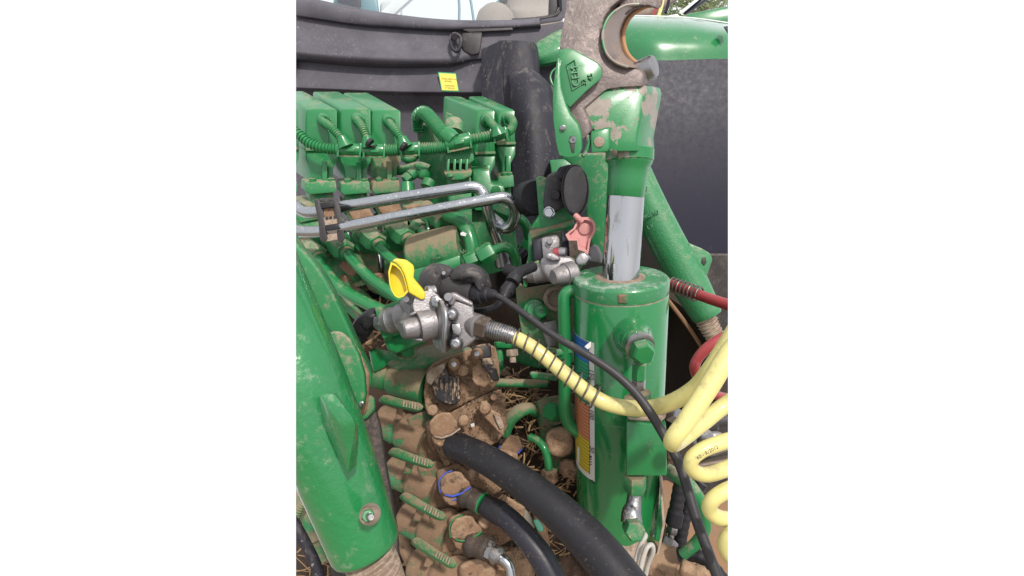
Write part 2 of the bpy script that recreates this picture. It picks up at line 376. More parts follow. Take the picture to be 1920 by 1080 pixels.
o_ = t_.nodes.new('ShaderNodeOutputMaterial'); a_ = t_.nodes.new('ShaderNodeBsdfTransparent'); b_ = t_.nodes.new('ShaderNodeBsdfGlossy'); m_ = t_.nodes.new('ShaderNodeMixShader')
a_.inputs[0].default_value = (.94, .96, .965, 1); b_.inputs['Roughness'].default_value = .03; m_.inputs[0].default_value = .08
t_.links.new(a_.outputs[0], m_.inputs[1]); t_.links.new(b_.outputs[0], m_.inputs[2]); t_.links.new(m_.outputs[0], o_.inputs[0])
# ============================================================ BACKGROUND: cab, fenders, ground
b = B(); C0 = Vector((0, 0, 0))
gv = []; nx, ny = 26, 26
for j in range(ny + 1):
    for i in range(nx + 1):
        x = -2.2 + 4.4 * i / nx; y = .1 + 4.2 * j / ny
        gv.append((x, y, .02 * mnoise.noise(Vector((x * 2, y * 2, 0))) + .008 * mnoise.noise(Vector((x * 9, y * 9, 3)))))
b.add(gv, [(j * (nx + 1) + i, j * (nx + 1) + i + 1, (j + 1) * (nx + 1) + i + 1, (j + 1) * (nx + 1) + i) for j in range(ny) for i in range(nx)])
part('ground', b, SOIL, None, kind='structure')
b = B(); gv = [(-6 + 12 * i / 24, -8 + 9.0 * j / 24, .03 * mnoise.noise(Vector((i * .7, j * .7, 5)))) for j in range(25) for i in range(25)]
b.add(gv, [(j * 25 + i, j * 25 + i + 1, (j + 1) * 25 + i + 1, (j + 1) * 25 + i) for j in range(24) for i in range(24)])
part('yard_ground', b, YARD, None, kind='structure', clip=False)  # unseen ground behind the camera, added to block light from below

cab = thing('cab_rear_panel', 'black dusty plastic panel below the cab window with a moulded ridge', 'cab panel')
b = B().sheet([
    [(540, -14, 1.40), (600, 0, 1.40), (680, 17, 1.40), (760, 29, 1.40), (830, 36, 1.40), (900, 38, 1.40), (960, 37, 1.40), (1012, 33, 1.40)],
    [(540, -4, 1.37), (600, 10, 1.37), (680, 27, 1.37), (760, 38, 1.37), (830, 44, 1.37), (900, 46, 1.37), (960, 44, 1.37), (1012, 40, 1.37)],
    [(540, 25, 1.375), (600, 35, 1.375), (680, 46, 1.375), (760, 52, 1.375), (830, 56, 1.375), (900, 55, 1.375), (960, 53, 1.375), (1014, 49, 1.375)],
    [(540, 27, 1.40), (600, 38, 1.40), (680, 50, 1.40), (760, 55, 1.40), (830, 58, 1.40), (900, 57, 1.40), (960, 55, 1.40), (1014, 51, 1.40)]], .02)
part('window_sill', b, BP, cab)
b = B().sheet([
    [(540, 20, 1.39), (640, 40, 1.39), (740, 50, 1.39), (840, 55, 1.39), (930, 53, 1.39), (1010, 48, 1.39), (1070, 38, 1.39)],
    [(540, 50, 1.385), (640, 66, 1.385), (740, 74, 1.385), (840, 76, 1.385), (930, 74, 1.385), (1010, 74, 1.385), (1070, 74, 1.385)],
    [(540, 88, 1.365), (640, 96, 1.365), (740, 100, 1.365), (840, 100, 1.37), (905, 92, 1.38), (1010, 100, 1.39), (1070, 100, 1.39)],
    [(540, 97, 1.36), (640, 106, 1.36), (740, 111, 1.36), (840, 110, 1.365), (905, 100, 1.38), (1010, 108, 1.39), (1070, 108, 1.39)],
    [(540, 108, 1.375), (640, 117, 1.375), (740, 122, 1.375), (840, 120, 1.375), (905, 110, 1.385), (1010, 118, 1.39), (1070, 118, 1.39)],
    [(540, 114, 1.40), (640, 122, 1.40), (740, 127, 1.40), (840, 124, 1.395), (905, 114, 1.395), (1010, 124, 1.40), (1070, 124, 1.40)],
    [(540, 140, 1.395), (640, 145, 1.395), (740, 148, 1.395), (840, 146, 1.395), (905, 142, 1.395), (1010, 145, 1.40), (1070, 145, 1.40)],
    [(540, 163, 1.385), (640, 167, 1.385), (740, 171, 1.385), (840, 172, 1.385), (905, 172, 1.385), (1010, 172, 1.40), (1070, 172, 1.40)],
    [(540, 172, 1.41), (640, 177, 1.41), (740, 181, 1.41), (840, 182, 1.41), (905, 182, 1.41), (1010, 182, 1.41), (1070, 182, 1.41)],
    [(540, 230, 1.45), (640, 235, 1.45), (740, 236, 1.45), (840, 237, 1.45), (905, 237, 1.45), (1010, 237, 1.45), (1070, 237, 1.45)],
    [(540, 420, 1.46), (640, 420, 1.46), (740, 420, 1.46), (840, 420, 1.46), (905, 420, 1.46), (1010, 420, 1.46), (1070, 420, 1.46)]], .012)
part('panel', b, BP, cab)
b = B().slab([(868, 56), (872, 52), (960, 50), (962, 56), (880, 60)], 1.372, (0, 0, .01), .001)
part('trim_strip', b, BPD, cab)
b = B().slab([(866, 62), (905, 60), (900, 100), (885, 104), (870, 96), (862, 80)], 1.368, (0, 0, .02), .006)
part('latch_boss', b, BPD, cab)
b = B().tube([(846, 66, 1.36), (845, 78, 1.355), (849, 92, 1.35), (857, 96, 1.35), (863, 86, 1.35), (864, 72, 1.355), (856, 64, 1.36), (848, 65, 1.36)], 3.2, 10)
b.rod((852, 69, 1.375), (852, 69, 1.345), 6.5, 14)
part('latch_loop', b, BPS, cab)
st = thing('warning_sticker', 'small square yellow warning sticker on the black cab panel', 'sticker')
b = B().slab([(821, 135), (855, 137), (861, 172), (828, 171)], 1.383, (0, 0, .001), 0)
part('sticker_backing', b, LG, st)
b = B().slab([(823, 137), (854, 139), (859, 170), (829, 169)], 1.3815, (0, 0, .0012), 0)
sk = part('sticker_face', b, STICK, st)
xd = (P(855, 140, 1.38) - P(823, 138, 1.38)).normalized(); yd = (P(823, 138, 1.38) - P(828, 171, 1.38)).normalized()
b = B()
for txt, x, y, h in (('ZUGELASSEN FUR', 828, 148, .0052), ('BETRIEB', 834, 153, .0052), ('INSPECTED', 834, 161, .0052), ('BY SERVICE', 835, 165.5, .005)):
    b.text(txt, P(x, y, 1.3805), xd, yd, h * .8, .0003)
part('sticker_print', b, INKP, st)

# the cab window: frame, pane, what stands behind it
win = thing('cab_rear_window', 'tinted rear cab window with black rubber frame along the top', 'window')
b = B().sweep([P(*q) for q in cr([(960, 40, 1.42), (1005, 37, 1.42), (1038, 31, 1.42), (1052, 18, 1.42), (1052, 0, 1.42), (1050, -30, 1.42)], 6)], [m(5, 1.4)] * 31, 10)
b.slab([(1030, -30), (1048, -30), (1050, 10), (1040, 28), (1028, 30)], 1.43, (0, 0, .02), .003)
part('frame', b, BPD, win)
b = B().slab([(1052, -30), (1066, -30), (1063, 30), (1050, 40), (1010, 46), (1012, 38), (1044, 32), (1053, 20)], 1.40, (0, 0, .03), .003)
part('corner_trim', b, BP, win)
b = B().slab([(500, -60), (1046, -60), (1044, 30), (1005, 38), (900, 45), (700, 38), (500, 5)], 1.44, (0, 0, .004), 0)
part('pane', b, gl, win)
seat = thing('operator_seat', 'beige operator seat seen through the rear window', 'seat')
b = B().sheet([[(950, -60, 2.0), (955, -60, 1.9), (1000, -60, 1.88), (1045, -60, 1.9), (1060, -60, 2.0)], [(948, 0, 2.0), (953, 5, 1.9), (1000, 8, 1.88), (1040, 8, 1.9), (1055, 0, 2.0)],
               [(955, 20, 2.0), (960, 22, 1.88), (1000, 22, 1.85), (1040, 20, 1.88), (1055, 20, 2.0)], [(960, 50, 2.0), (965, 55, 1.88), (1000, 55, 1.85), (1040, 55, 1.88), (1055, 50, 2.0)]], .08)
part('backrest', b, BEIGE, seat)
b = B().lathe((929, 60, 1.8), (929, 8, 1.8), [(0, 36), (.35, 37), (.62, 33), (.82, 23), (.95, 10), (1, 1)], 28)
part('armrest', b, BEIGE, seat)
b = B().rod((943, 5, 1.85), (950, -30, 1.85), 8, 14); part('seat_belt_reel', b, BNAVY, seat)
cp = thing('cab_interior_post', 'thin dark cables crossing the sky behind the window', 'cables')
b = B().tube([(857, -30, 2.6), (861, 10, 2.6), (860, 60, 2.6)], 2.4, 8); part('cable', b, TEAL, cp)
b = B().tube([(876, -30, 2.6), (884, 10, 2.6), (891, 60, 2.6)], 2.4, 8); part('cable', b, TEAL, cp)
b = B().tube([(925, 12, 2.4), (935, 2, 2.4), (950, -5, 2.4)], 2.2, 8); part('cable', b, TEAL, cp)
bm_ = thing('pale_boom_beam', 'pale grey steel beam slanting behind the cab window', 'beam')
b = B().slab([(700, 34), (762, -20), (790, -20), (728, 36)], 2.8, (6, 2, .1), .004)
part('beam', b, WHITEP, bm_)
b = B().slab([(628, -10), (676, -30), (704, -30), (712, 30), (620, 20)], 3.0, (5, 5, .2), .02); part('teal_cover', b, TEAL, bm_)
b = B().slab([(712, 5), (735, -5), (752, -8), (752, 45), (712, 40)], 3.1, (5, 5, .2), .02); part('grey_cover', b, WHITEP, bm_)
b = B().slab([(625, -40), (672, -40), (676, 14), (660, 12), (632, 5)], 2.9, (3, 3, .05), .01); part('lamp_housing', b, BNAVY, bm_)

# ---- black column box with rounded arch
col = thing('black_filler_column', 'black dusty upright plastic box with a rounded shoulder right of the valves', 'plastic cover')
b = B().slab([(902, 92), (938, 76), (948, 240), (950, 430), (905, 430)], (1.30, 902, 0, -.0012, 0), (6, 0, .06), .003)
part('side_face', b, BPS, col)
b = B().sheet([[(934, 76, 1.265), (970, 76, 1.25), (1000, 80, 1.26), (1008, 88, 1.30)],
               [(936, 110, 1.262), (965, 115, 1.25), (1003, 115, 1.26), (1012, 118, 1.30)],
               [(938, 150, 1.26), (965, 155, 1.25), (1006, 160, 1.26), (1014, 160, 1.30)],
               [(945, 300, 1.26), (970, 300, 1.25), (1020, 320, 1.26), (1030, 330, 1.30)],
               [(950, 440, 1.26), (970, 440, 1.25), (1030, 440, 1.26), (1040, 440, 1.30)]], .03)
part('front_face', b, BPS, col)
b = B().sheet([[(955, 131, 1.235), (985, 126, 1.225), (1010, 138, 1.235), (1030, 158, 1.25), (1036, 175, 1.30)],
               [(955, 150, 1.225), (980, 150, 1.19), (1010, 160, 1.19), (1032, 182, 1.22), (1040, 200, 1.30)],
               [(957, 200, 1.222), (982, 205, 1.17), (1015, 210, 1.17), (1040, 225, 1.20), (1050, 235, 1.30)],
               [(960, 290, 1.22), (990, 300, 1.165), (1030, 310, 1.17), (1055, 315, 1.21), (1066, 320, 1.30)],
               [(962, 460, 1.22), (995, 460, 1.165), (1040, 460, 1.17), (1062, 460, 1.21), (1070, 460, 1.30)]], .03)
part('arched_cover', b, BPS, col)

# ---- fenders
fen = thing('right_fender', 'glossy green rear fender curving over the black liner', 'fender')
b = B().sheet([[(1170, 30, 1.75), (1220, 31, 1.75), (1290, 34, 1.75), (1350, 42, 1.75), (1420, 52, 1.75)],
               [(1165, 34, 1.62), (1220, 35, 1.60), (1290, 38, 1.60), (1350, 48, 1.60), (1420, 58, 1.60)],
               [(1160, 48, 1.56), (1220, 50, 1.52), (1290, 52, 1.52), (1345, 60, 1.52), (1420, 70, 1.55)],
               [(1155, 75, 1.54), (1220, 78, 1.49), (1290, 80, 1.49), (1345, 84, 1.50), (1420, 90, 1.53)],
               [(1150, 112, 1.55), (1220, 114, 1.49), (1290, 112, 1.49), (1345, 110, 1.50), (1420, 108, 1.53)]], .02, 8, 6)
part('outer_skin', b, GC, fen)
b = B().sheet([[(990, 90, 1.37), (1015, 74, 1.37), (1050, 56, 1.38), (1110, 44, 1.42)], [(994, 97, 1.345), (1018, 82, 1.34), (1050, 66, 1.345), (1110, 56, 1.37)],
               [(1001, 109, 1.335), (1022, 102, 1.33), (1052, 90, 1.33), (1110, 84, 1.35)], [(1010, 121, 1.345), (1028, 118, 1.34), (1055, 113, 1.34), (1110, 110, 1.36)]], .02)
part('inner_corner', b, CASTG, fen)
b = B().slab([(1286, 27), (1372, 10), (1400, 8), (1400, 50), (1286, 36)], 2.1, (0, 0, .08), .01)
part('far_fender_wing', b, GC, fen)
b = B().tube([(1160, 30, 1.735), (1220, 30.5, 1.735), (1290, 33.5, 1.735), (1350, 41, 1.735), (1420, 52, 1.735)], 1.6, 8)
part('fender_edge', b, WHITEP, fen)
b = B().slab([(1356, 50), (1372, 48), (1372, 62), (1366, 66)], 1.47, (0, 0, .02), .002); part('rubber_edge', b, BNAVY, fen)
lin = thing('fender_liner', 'dark navy plastic fender liner behind the slanting lift arm', 'fender liner')
b = B().sheet([[(1010, 122, 1.47), (1060, 112, 1.47), (1150, 110, 1.46), (1240, 113, 1.46), (1300, 112, 1.46), (1420, 108, 1.46)],
               [(1010, 200, 1.45), (1060, 200, 1.45), (1150, 200, 1.44), (1240, 200, 1.44), (1300, 200, 1.44), (1420, 200, 1.44)],
               [(1010, 330, 1.44), (1060, 330, 1.44), (1150, 330, 1.43), (1240, 330, 1.43), (1300, 330, 1.43), (1420, 330, 1.43)],
               [(1010, 477, 1.44), (1060, 477, 1.44), (1150, 477, 1.43), (1240, 478, 1.43), (1300, 479, 1.43), (1420, 480, 1.43)]], .015)
part('liner_sheet', b, BNAVY, lin)
b = B().slab([(1140, 474), (1420, 476), (1420, 481), (1140, 479)], 1.425, (0, 0, .03), .001); part('lower_lip', b, TYRE, lin)
b = B().rod((1024, 132, 1.44), (1024, 132, 1.42), 5, 12); part('rivet', b, BP, lin)

b = B().lathe((1245, 560, 1.85), (1550, 690, 2.2), [(0, 250), (.12, 330), (.3, 350), (1, 350)], 48)
solo('rear_tyre', b, TYRE, 'dusty grey rear tyre below the navy fender liner', 'tyre')
wh = thing('wheel_hub', 'dark brown hollow wheel hub with tan rim edge right of the cylinder', 'wheel hub')
b = B()
prof = [(0, 150), (0, 168), (.08, 168), (.1, 152), (.9, 120), (.95, 10)]
b.lathe((1170, 700, 1.20), (1225, 690, 1.42), prof, 44, cap=False)
part('hub_shell', b, HOLL, wh)
b = B().sweep([P(*q) for q in cr([(1238, 545, 1.16), (1262, 575, 1.15), (1290, 612, 1.15), (1318, 655, 1.15), (1340, 700, 1.16)], 6)], [m(4, 1.15)] * 25, 8)
part('rim_edge', b, RUST, wh)
b = B().slab([(1140, 905), (1250, 900), (1300, 925), (1420, 940), (1420, 1120), (1140, 1120)], (1.15, 1240, 900, 0, -.0006), (0, 0, .03), .003)
solo('rust_brown_plate', b, RUST, 'orange brown dusty metal plate at the bottom right corner', 'metal plate')

# tree and hoses seen beyond the fender
tr = thing('tree', 'sunlit tree seen between the hook tip and the green fender', 'tree')
b = B(); rnd = random.Random(3)
for i in range(3600):
    c = P(rnd.uniform(1225, 1400), rnd.uniform(-60, 40), rnd.uniform(9, 12)); s_ = rnd.uniform(.02, .05)
    u = Vector((rnd.gauss(0, 1), rnd.gauss(0, 1), rnd.gauss(0, 1))).normalized(); v = u.orthogonal().normalized()
    b.add([c - u * s_ * 1.6, c + v * s_ * .7, c + u * s_ * 1.6, c - v * s_ * .7], [(0, 1, 2, 3)])
part('crown', b, LEAF, tr)
b = B().tube([(1330, 300, 11), (1320, 60, 11), (1310, 0, 11), (1300, -60, 11)], 7, 10)
b.tube([(1315, 30, 11), (1280, 5, 10.8), (1250, -30, 10.7)], 3, 8); b.tube([(1315, 20, 11), (1350, 0, 10.8), (1370, -30, 10.7)], 3, 8)
part('trunk', b, BARK, tr)
mb = thing('mirror_bracket', 'white and navy bar slanting up beyond the green fender', 'bar')
b = B().slab([(1276, 22), (1318, -8), (1336, -8), (1284, 27)], 2.2, (2, 2, .03), .003); part('bar', b, BNAVY, mb)
b = B().slab([(1272, 24), (1312, -8), (1320, -8), (1278, 27)], 2.18, (0, 0, .015), .002); part('white_strip', b, WHITEP, mb)
b = B().slab([(1228, 34), (1270, 26), (1278, 34), (1230, 35)], 2.15, (0, 0, .04), .004); part('white_base', b, WHITEP, mb)
gi = thing('grey_implement_frame', 'grey frame with red and yellow hose ends behind the hook tip', 'implement')
b = B().slab([(1185, 33), (1200, 15), (1240, -10), (1290, -15), (1225, 30)], 2.4, (2, 2, .1), .01); part('frame', b, DSTEEL, gi)
b = B().tube([(1243, -10, 2.0), (1240, 12, 2.0), (1233, 34, 2.0)], 3.6, 8); part('yellow_hose_end', b, YH, gi)
b = B().tube([(1230, 16, 2.0), (1227, 24, 2.0), (1224, 32, 2.0)], 3, 8); part('red_hose_end', b, RH, gi)
b = B().tube([(1256, -12, 2.2), (1252, 10, 2.2), (1248, 24, 2.2)], 3, 8); part('grey_stalk', b, BNAVY, gi)

# ============================================================ VALVE BANK
def valve(fx0, fx1, fy, bx, by, fbot, d, label, gap=0, mat=G, brown=False):
    "one solenoid valve: front face x fx0..fx1 at fy, its back offset by (bx, by)"
    t = thing('solenoid_valve', label, 'valve', 'solenoid valves in a row under the cab panel')
    w_ = fx1 - fx0; off = (bx, by, .10)
    b = B().slab([(fx0, fy), (fx1, fy), (fx1 + 1, fbot), (fx0 - 3, fbot)], d, off, .004, 3)
    part('solenoid_housing', b, mat, t)
    b = B().slab([(fx0 + bx * .45 + 6, fy + by * .45 - 1), (fx0 + bx * .45 + w_ * .5, fy + by * .45 - 1), (fx0 + bx * .45 + w_ * .5 + 3, fy + by * .45 + 3), (fx0 + bx * .45 + 9, fy + by * .45 + 3)], d + .045, (0, 0, .01), .0008)
    part('lid_clip', b, mat, t)
    cx = fx0 + w_ * .56
    b = B().lathe((cx - 2, fy + 18, d + .01), (cx + 1, fy + 21, d - .018), [(0, 12), (.7, 12), (.9, 11), (1, 8.5), (1, 6.5), (.6, 6.5)], 20)
    part('connector_socket', b, mat, t)
    part('seam_rib', B().slab([(cx + 5, fy + 36), (cx + 8, fy + 36), (cx + 9, fbot - 2), (cx + 6, fbot - 2)], d - .0015, (0, 0, .004), .0006), mat, t)
    part('lower_band', B().slab([(fx0 - 2, fbot - 5), (fx1 + 1, fbot - 6), (fx1 + 1, fbot - 1), (fx0 - 2, fbot)], d - .002, (0, 0, .01), .0008), GM, t)
    # neck and ribs
    nb = B(); y0 = fbot - 2; x0, x1 = fx0 - 2, fx1 + 1
    nb.slab([(x0, y0), (x1, y0), (x1, y0 + 20), (x1 - 8, y0 + 36), (x1 - 8, y0 + 62), (x0 + 10, y0 + 62), (x0 + 8, y0 + 36), (x0 + 1, y0 + 18)], d + .004, (bx * .7, by * .7, .07), .003)
    part('neck', nb, GM if brown else mat, t)
    rb = B()
    rb.slab([(cx - 3, y0 + 22), (cx + 6, y0 + 22), (cx + 6, y0 + 58), (cx - 3, y0 + 62)], d - .008, (-2, -1, .014), .001)
    part('rib', rb, GM if brown else mat, t)
    fl = B().slab([(x0 + 2, y0 + 62), (x1 - 4, y0 + 58), (x1 - 2, y0 + 80), (x0 + 6, y0 + 84), (x0, y0 + 78)], d - .016, (-10, -9, .035), .0025)
    part('flange', fl, GM if brown else GD, t)
    for qx in (x0 + 14, x1 - 12):
        bb = B().rod((qx, y0 + 64, d - .006), (qx - 1, y0 + 53, d - .010), 6.5, 14); bb.hex((qx - 1, y0 + 53, d - .010), (qx - 1, y0 + 51, d - .0105), 3)
        part('bolt', bb, GD, t)
    lb = B().slab([(x0 + 8, y0 + 82), (x1 - 8, y0 + 80), (x1 - 8, y0 + 120), (x0 + 8, y0 + 122)], d + .0, (-8, -8, .05), .003)
    part('valve_foot', lb, GD, t)
    return t
valve(505, 560, 204, -40, -34, 282, .99, 'green solenoid valve cut by the left edge of the photo')
valve(575, 633, 205, -58, -35, 283, 1.0, 'green solenoid valve second from the left edge')
valve(641, 696, 205, -55, -34, 284, 1.0, 'green solenoid valve with black tape on its cable branch')
valve(700, 752, 207, -57, -34, 282, 1.0, 'green solenoid valve with a brown dirty neck beside the casting', brown=True)
v5 = valve(893, 928, 206, -62, -26, 290, 1.06, 'green solenoid valve with a recessed side plate, right group')
valve(934, 966, 206, -56, -26, 272, 1.09, 'green solenoid valve at the right end of the bank')
b = B().slab([(836, 210), (850, 215), (884, 245), (886, 330), (838, 300), (832, 240)], (1.13, 836, 0, -.0009, 0), (0, 0, .01), .003)
part('side_plate', b, GD, v5)

# conduit harness
hr = thing('corrugated_cable_harness', 'green painted corrugated conduit running across the solenoid valves', 'cable conduit')
D1 = .955
b = B().tube([(540, 238, D1), (558, 250, D1), (580, 268, D1), (605, 277, D1), (634, 280, D1)], 10, 14, corr=(6, .24)); part('conduit', b, G, hr)
def tee(x0, y0, x1, y1, d=D1, r=12.5):
    b = B().rod((x0, y0, d), (x1, y1, d), r, 16)
    L_ = Vector((x1 - x0, y1 - y0)); n = L_.length; u = L_ / n; q = Vector((-u.y, u.x))
    f = lambda a, c: (x0 + u.x * a + q.x * c, y0 + u.y * a + q.y * c)
    t = part('tee_connector', b, G, hr)
    b = B().slab([f(1, r * .8), f(n - 1, r * .8), f(n - 1, r * 1.1), f(1, r * 1.1)], d - .006, (0, 0, .014), .001); part('seam', b, GM, t)
    b = B().slab([f(n * .35, -4), f(n * .7, -4), f(n * .7, 3), f(n * .35, 3)], d - m(r, d) - .002, (0, 0, .006), .0008); part('clip', b, G, t)
    for a in (2, n - 3): part('collar', B().slab([f(a - 2, -r * 1.12), f(a + 2, -r * 1.12), f(a + 2, r * 1.12), f(a - 2, r * 1.12)], d - .012, (0, 0, .022), .001), G, t)
    return t
tee(632, 280, 678, 282); tee(680, 282, 723, 283)
b = B().tube([(722, 282, D1), (750, 281, D1)], 11.5, 14, corr=(4.4, .2)); part('conduit', b, GD, hr)
tee(750, 281, 788, 279)
b = B().tube([(788, 279, D1), (812, 278, D1), (838, 275, D1)], 11.5, 14, corr=(4.4, .2)); part('conduit', b, GD, hr)
tee(836, 272, 884, 262, r=14)
b = B().tube([(884, 262, D1), (905, 258, D1), (926, 255, D1 + .01)], 10.5, 14, corr=(4.6, .2)); part('conduit', b, GD, hr)
tee(924, 256, 952, 249, r=12)
b = B().tube([(950, 249, D1), (958, 243, D1 + .02), (962, 232, D1 + .04), (959, 224, D1 + .07), (953, 221, D1 + .09)], 8.5, 14, corr=(4.6, .2)); part('conduit', b, GD, hr)
for a, c, e in (((603, 226, .985), (622, 240, .95), (646, 266, .94)), ((669, 224, .985), (680, 240, .95), (690, 266, .94)), ((730, 230, .985), (742, 245, .95), (757, 266, .94)), ((914, 222, 1.03), (922, 232, .98), (932, 244, .95))):
    b = B().tube([a, c, e], 8, 14, corr=(4.6, .24)); br = part('branch_conduit', b, GD, hr)
    b = B().lathe((c[0] * .25 + e[0] * .75, c[1] * .25 + e[1] * .75 - 4, .94), (e[0] + 3, e[1] + 9, .945), [(0, 9), (.3, 10), (1, 15)], 16); part('branch_collar', b, G, br)
for x, y in ((693, 268), (757, 275), (697, 273)):
    b = B().rod((x - 3, y - 2, .93), (x + 3, y + 2, .93), 9, 12) if x != 697 else B().slab([(x - 8, y - 3), (x + 8, y - 2), (x + 6, y + 4), (x - 7, y + 3)], .935, (0, 0, .006), .001)
    part('tape', b, RUB, hr)
b = B().tube([(783, 245, 1.07, 11), (784, 220, 1.05, 13), (796, 213, 1.03, 14), (812, 228, 1.0, 14), (828, 247, .97, 14), (842, 262, .95, 14)], None, 16, corr=(5, .16))
part('main_conduit', b, G, hr)
b = B().lathe((834, 250, .955), (852, 264, .95), [(0, 15), (.5, 17), (1, 15)], 18); part('main_collar', b, G, hr)

# green casting between the two valve groups
cs = thing('cast_valve_block', 'green cast valve block with ribs between the two groups of valves', 'valve block')
b = B().slab([(779, 228), (800, 235), (838, 262), (838, 330), (860, 352), (862, 420), (800, 420), (785, 310)], (1.08, 779, 0, -.0008, 0), (30, -6, .10), .004)
part('side_wall', b, GD, cs)
b = B().lathe((851, 255, 1.0), (851, 230, 1.02), [(0, 20), (.7, 20), (.9, 18), (1, 14)], 24); part('round_cap', b, GD, cs)
b = B().slab([(832, 282), (885, 270), (890, 300), (880, 308), (838, 306)], .97, (0, -8, .05), .003); part('front_block', b, GD, cs)
b = B().slab([(836, 300), (884, 300), (882, 326), (838, 326)], 1.0, (0, 0, .03), .001); part('recess_back', b, GM, cs)
for x in (838, 850, 861, 873):
    b = B().slab([(x, 298), (x + 5, 298), (x + 4, 330), (x - 1, 330)], .962, (1, 0, .035), .001); part('fin', b, G, cs)
b = B().slab([(832, 324), (886, 320), (884, 330), (868, 337), (850, 338), (838, 334)], .955, (0, -6, .04), .003); part('lower_flange', b, GM, cs)
b = B().rod((845, 333, .955), (843, 325, .955), 6, 14); part('bolt', b, GM, cs)
b = B().slab([(842, 334), (884, 332), (886, 420), (840, 420)], .985, (-4, -8, .05), .004); part('foot', b, GD, cs)
b = B().slab([(886, 320), (918, 318), (922, 345), (945, 348), (955, 395), (890, 395)], .99, (-8, -8, .05), .003); part('end_plate', b, G, cs)
b = B().rod((930, 356, .99), (930, 357, .98), 9, 16); part('plug', b, GD, cs)
# fittings between (750..810, 300..355)
ft = thing('banjo_fitting', 'cluster of green banjo fittings with wisps of straw right of the valves', 'pipe fitting')
b = B().tube([(735, 320, 1.03), (760, 318, 1.02), (785, 312, 1.02), (805, 318, 1.02)], 9, 14); part('pipe', b, GD, ft)
b = B().lathe((792, 335, 1.0), (796, 318, 1.0), [(0, 12), (.3, 15), (.8, 15), (1, 11)], 18); part('banjo', b, G, ft)
b = B().rod((780, 320, .99), (768, 330, .985), 11, 16); b.hex((768, 330, .985), (758, 338, .98), 10); part('union', b, GD, ft)
b = B().rod((765, 365, .97), (764, 344, .975), 13, 16); part('knob', b, G, ft)
b = B().rod((800, 352, .98), (806, 338, .985), 12, 16); part('knob', b, GD, ft)
b = B().tube([(745, 285, 1.08), (765, 300, 1.08), (778, 292, 1.1)], 8, 12); part('pipe', b, GD, ft)

# lower manifold: slanted sections under the steel tubes
mf = thing('valve_manifold', 'row of green cast manifold sections under the steel tubes', 'manifold')
for i, (x, y) in enumerate(((540, 384), (582, 384), (640, 380), (697, 376), (752, 384))):
    w_ = 52
    b = B().slab([(x, y), (x + w_ - 8, y - 6), (x + w_ + 16, y + 36), (x + w_ + 20, y + 150), (x + 24, y + 160), (x + 20, y + 42)], (.985, x, y, 0, -.0002), (-6, -14, .09), .004)
    part('manifold_section', b, GM if i in (2, 3) else GD, mf)
    b = B().slab([(x + 6, y + 2), (x + w_ - 6, y - 4), (x + w_ + 8, y + 26), (x + 22, y + 34)], .972, (0, 0, .012), .002)
    part('mud_patch', b, BRN if i > 1 else GM, mf, 'tan dust lying on the section')
    b = B().rod((x + 46, y + 66, .98), (x + 49, y + 70, .955), 26, 22); part('port_boss', b, GD, mf)
    b = B().slab([(x + 30, y + 100), (x + 70, y + 96), (x + 78, y + 150), (x + 40, y + 170)], .985, (0, 0, .03), .004); part('lower_plate', b, GM, mf)
    b = B().rod((x + 66, y + 148, .97), (x + 72, y + 152, .95), 20, 18); part('port_boss', b, GMM, mf)
b = B().slab([(880, 395), (955, 385), (968, 440), (975, 500), (900, 520), (870, 440)], 1.02, (-5, -10, .1), .004); part('end_section', b, GD, mf)
b = B().slab([(700, 400), (880, 380), (900, 520), (740, 560)], 1.06, (0, 0, .05), .004); part('back_section', b, GD, mf)
b = B().slab([(560, 540), (900, 500), (900, 700), (560, 760)], 1.08, (0, 0, .05), .004); part('painted_shade_back', b, DARK, mf)  # dark sheet, the shade of the deep gaps put into its colour
# cast motor drum
dr = thing('cast_drum', 'green cast cylinder with raised letters and tan dust on top', 'drum')
b = B().lathe((775, 482, .93), (872, 462, .90), [(0, 36), (.06, 42), (.94, 44), (1, 40)], 36); part('drum', b, GM, dr)
dd = .905 - m(44, .9) - .0006
b = B().text('98257.S.A.NO', P(808, 487, dd + .007), (P(858, 474, dd) - P(808, 483, dd)).normalized(), UP, m(9, .9), .0016); part('cast_lettering', b, GD, dr)

# nuts and green pipes
def pipe(nut, pts, r, label, mat=G, rn=20, d=.93, nutd=(22, 20)):
    t = thing('hydraulic_pipe', label, 'pipe', 'green steel pipes with union nuts')
    b = B().tube(pts, r, 16); part('pipe', b, mat, t)
    x, y = nut; dx, dy = nutd
    b = B().rod((x - dx * .8, y - dy * .8, d + .035), (x - dx * .1, y - dy * .1, d + .012), rn * .92, 18); part('fitting', b, GM, t)
    b = B().lathe((x - dx * .35, y - dy * .35, d + .02), (x + dx * .55, y + dy * .55, d - .01), [(0, rn * .95), (.1, rn * 1.08), (.85, rn * 1.08), (1, rn * .85)], 6, phase=.4); part('union_nut', b, GD, t)
    b = B().rod((x + dx * .5, y + dy * .5, d - .008), (x + dx * .75, y + dy * .75, d - .014), r * 1.25, 16); part('sleeve', b, GM, t)
    return t
pipe((585, 472), [(590, 478, .92), (612, 512, .90), (645, 545, .88), (690, 570, .86), (730, 588, .84)], 11.5, 'longest green hydraulic pipe, nearest the left lift arm')
pipe((637, 462), [(648, 472, .92), (670, 498, .90), (700, 525, .89), (735, 550, .87), (765, 575, .86)], 10, 'green hydraulic pipe from the nut below the black tube clamp')
pipe((697, 447), [(705, 458, .92), (728, 480, .91), (750, 500, .90), (775, 520, .9)], 10, 'short green hydraulic pipe passing behind the yellow flap')
pipe((752, 437), [(762, 447, .92), (782, 467, .905), (798, 482, .90), (808, 500, .90)], 10.5, 'green hydraulic pipe bending down in front of the cast drum')
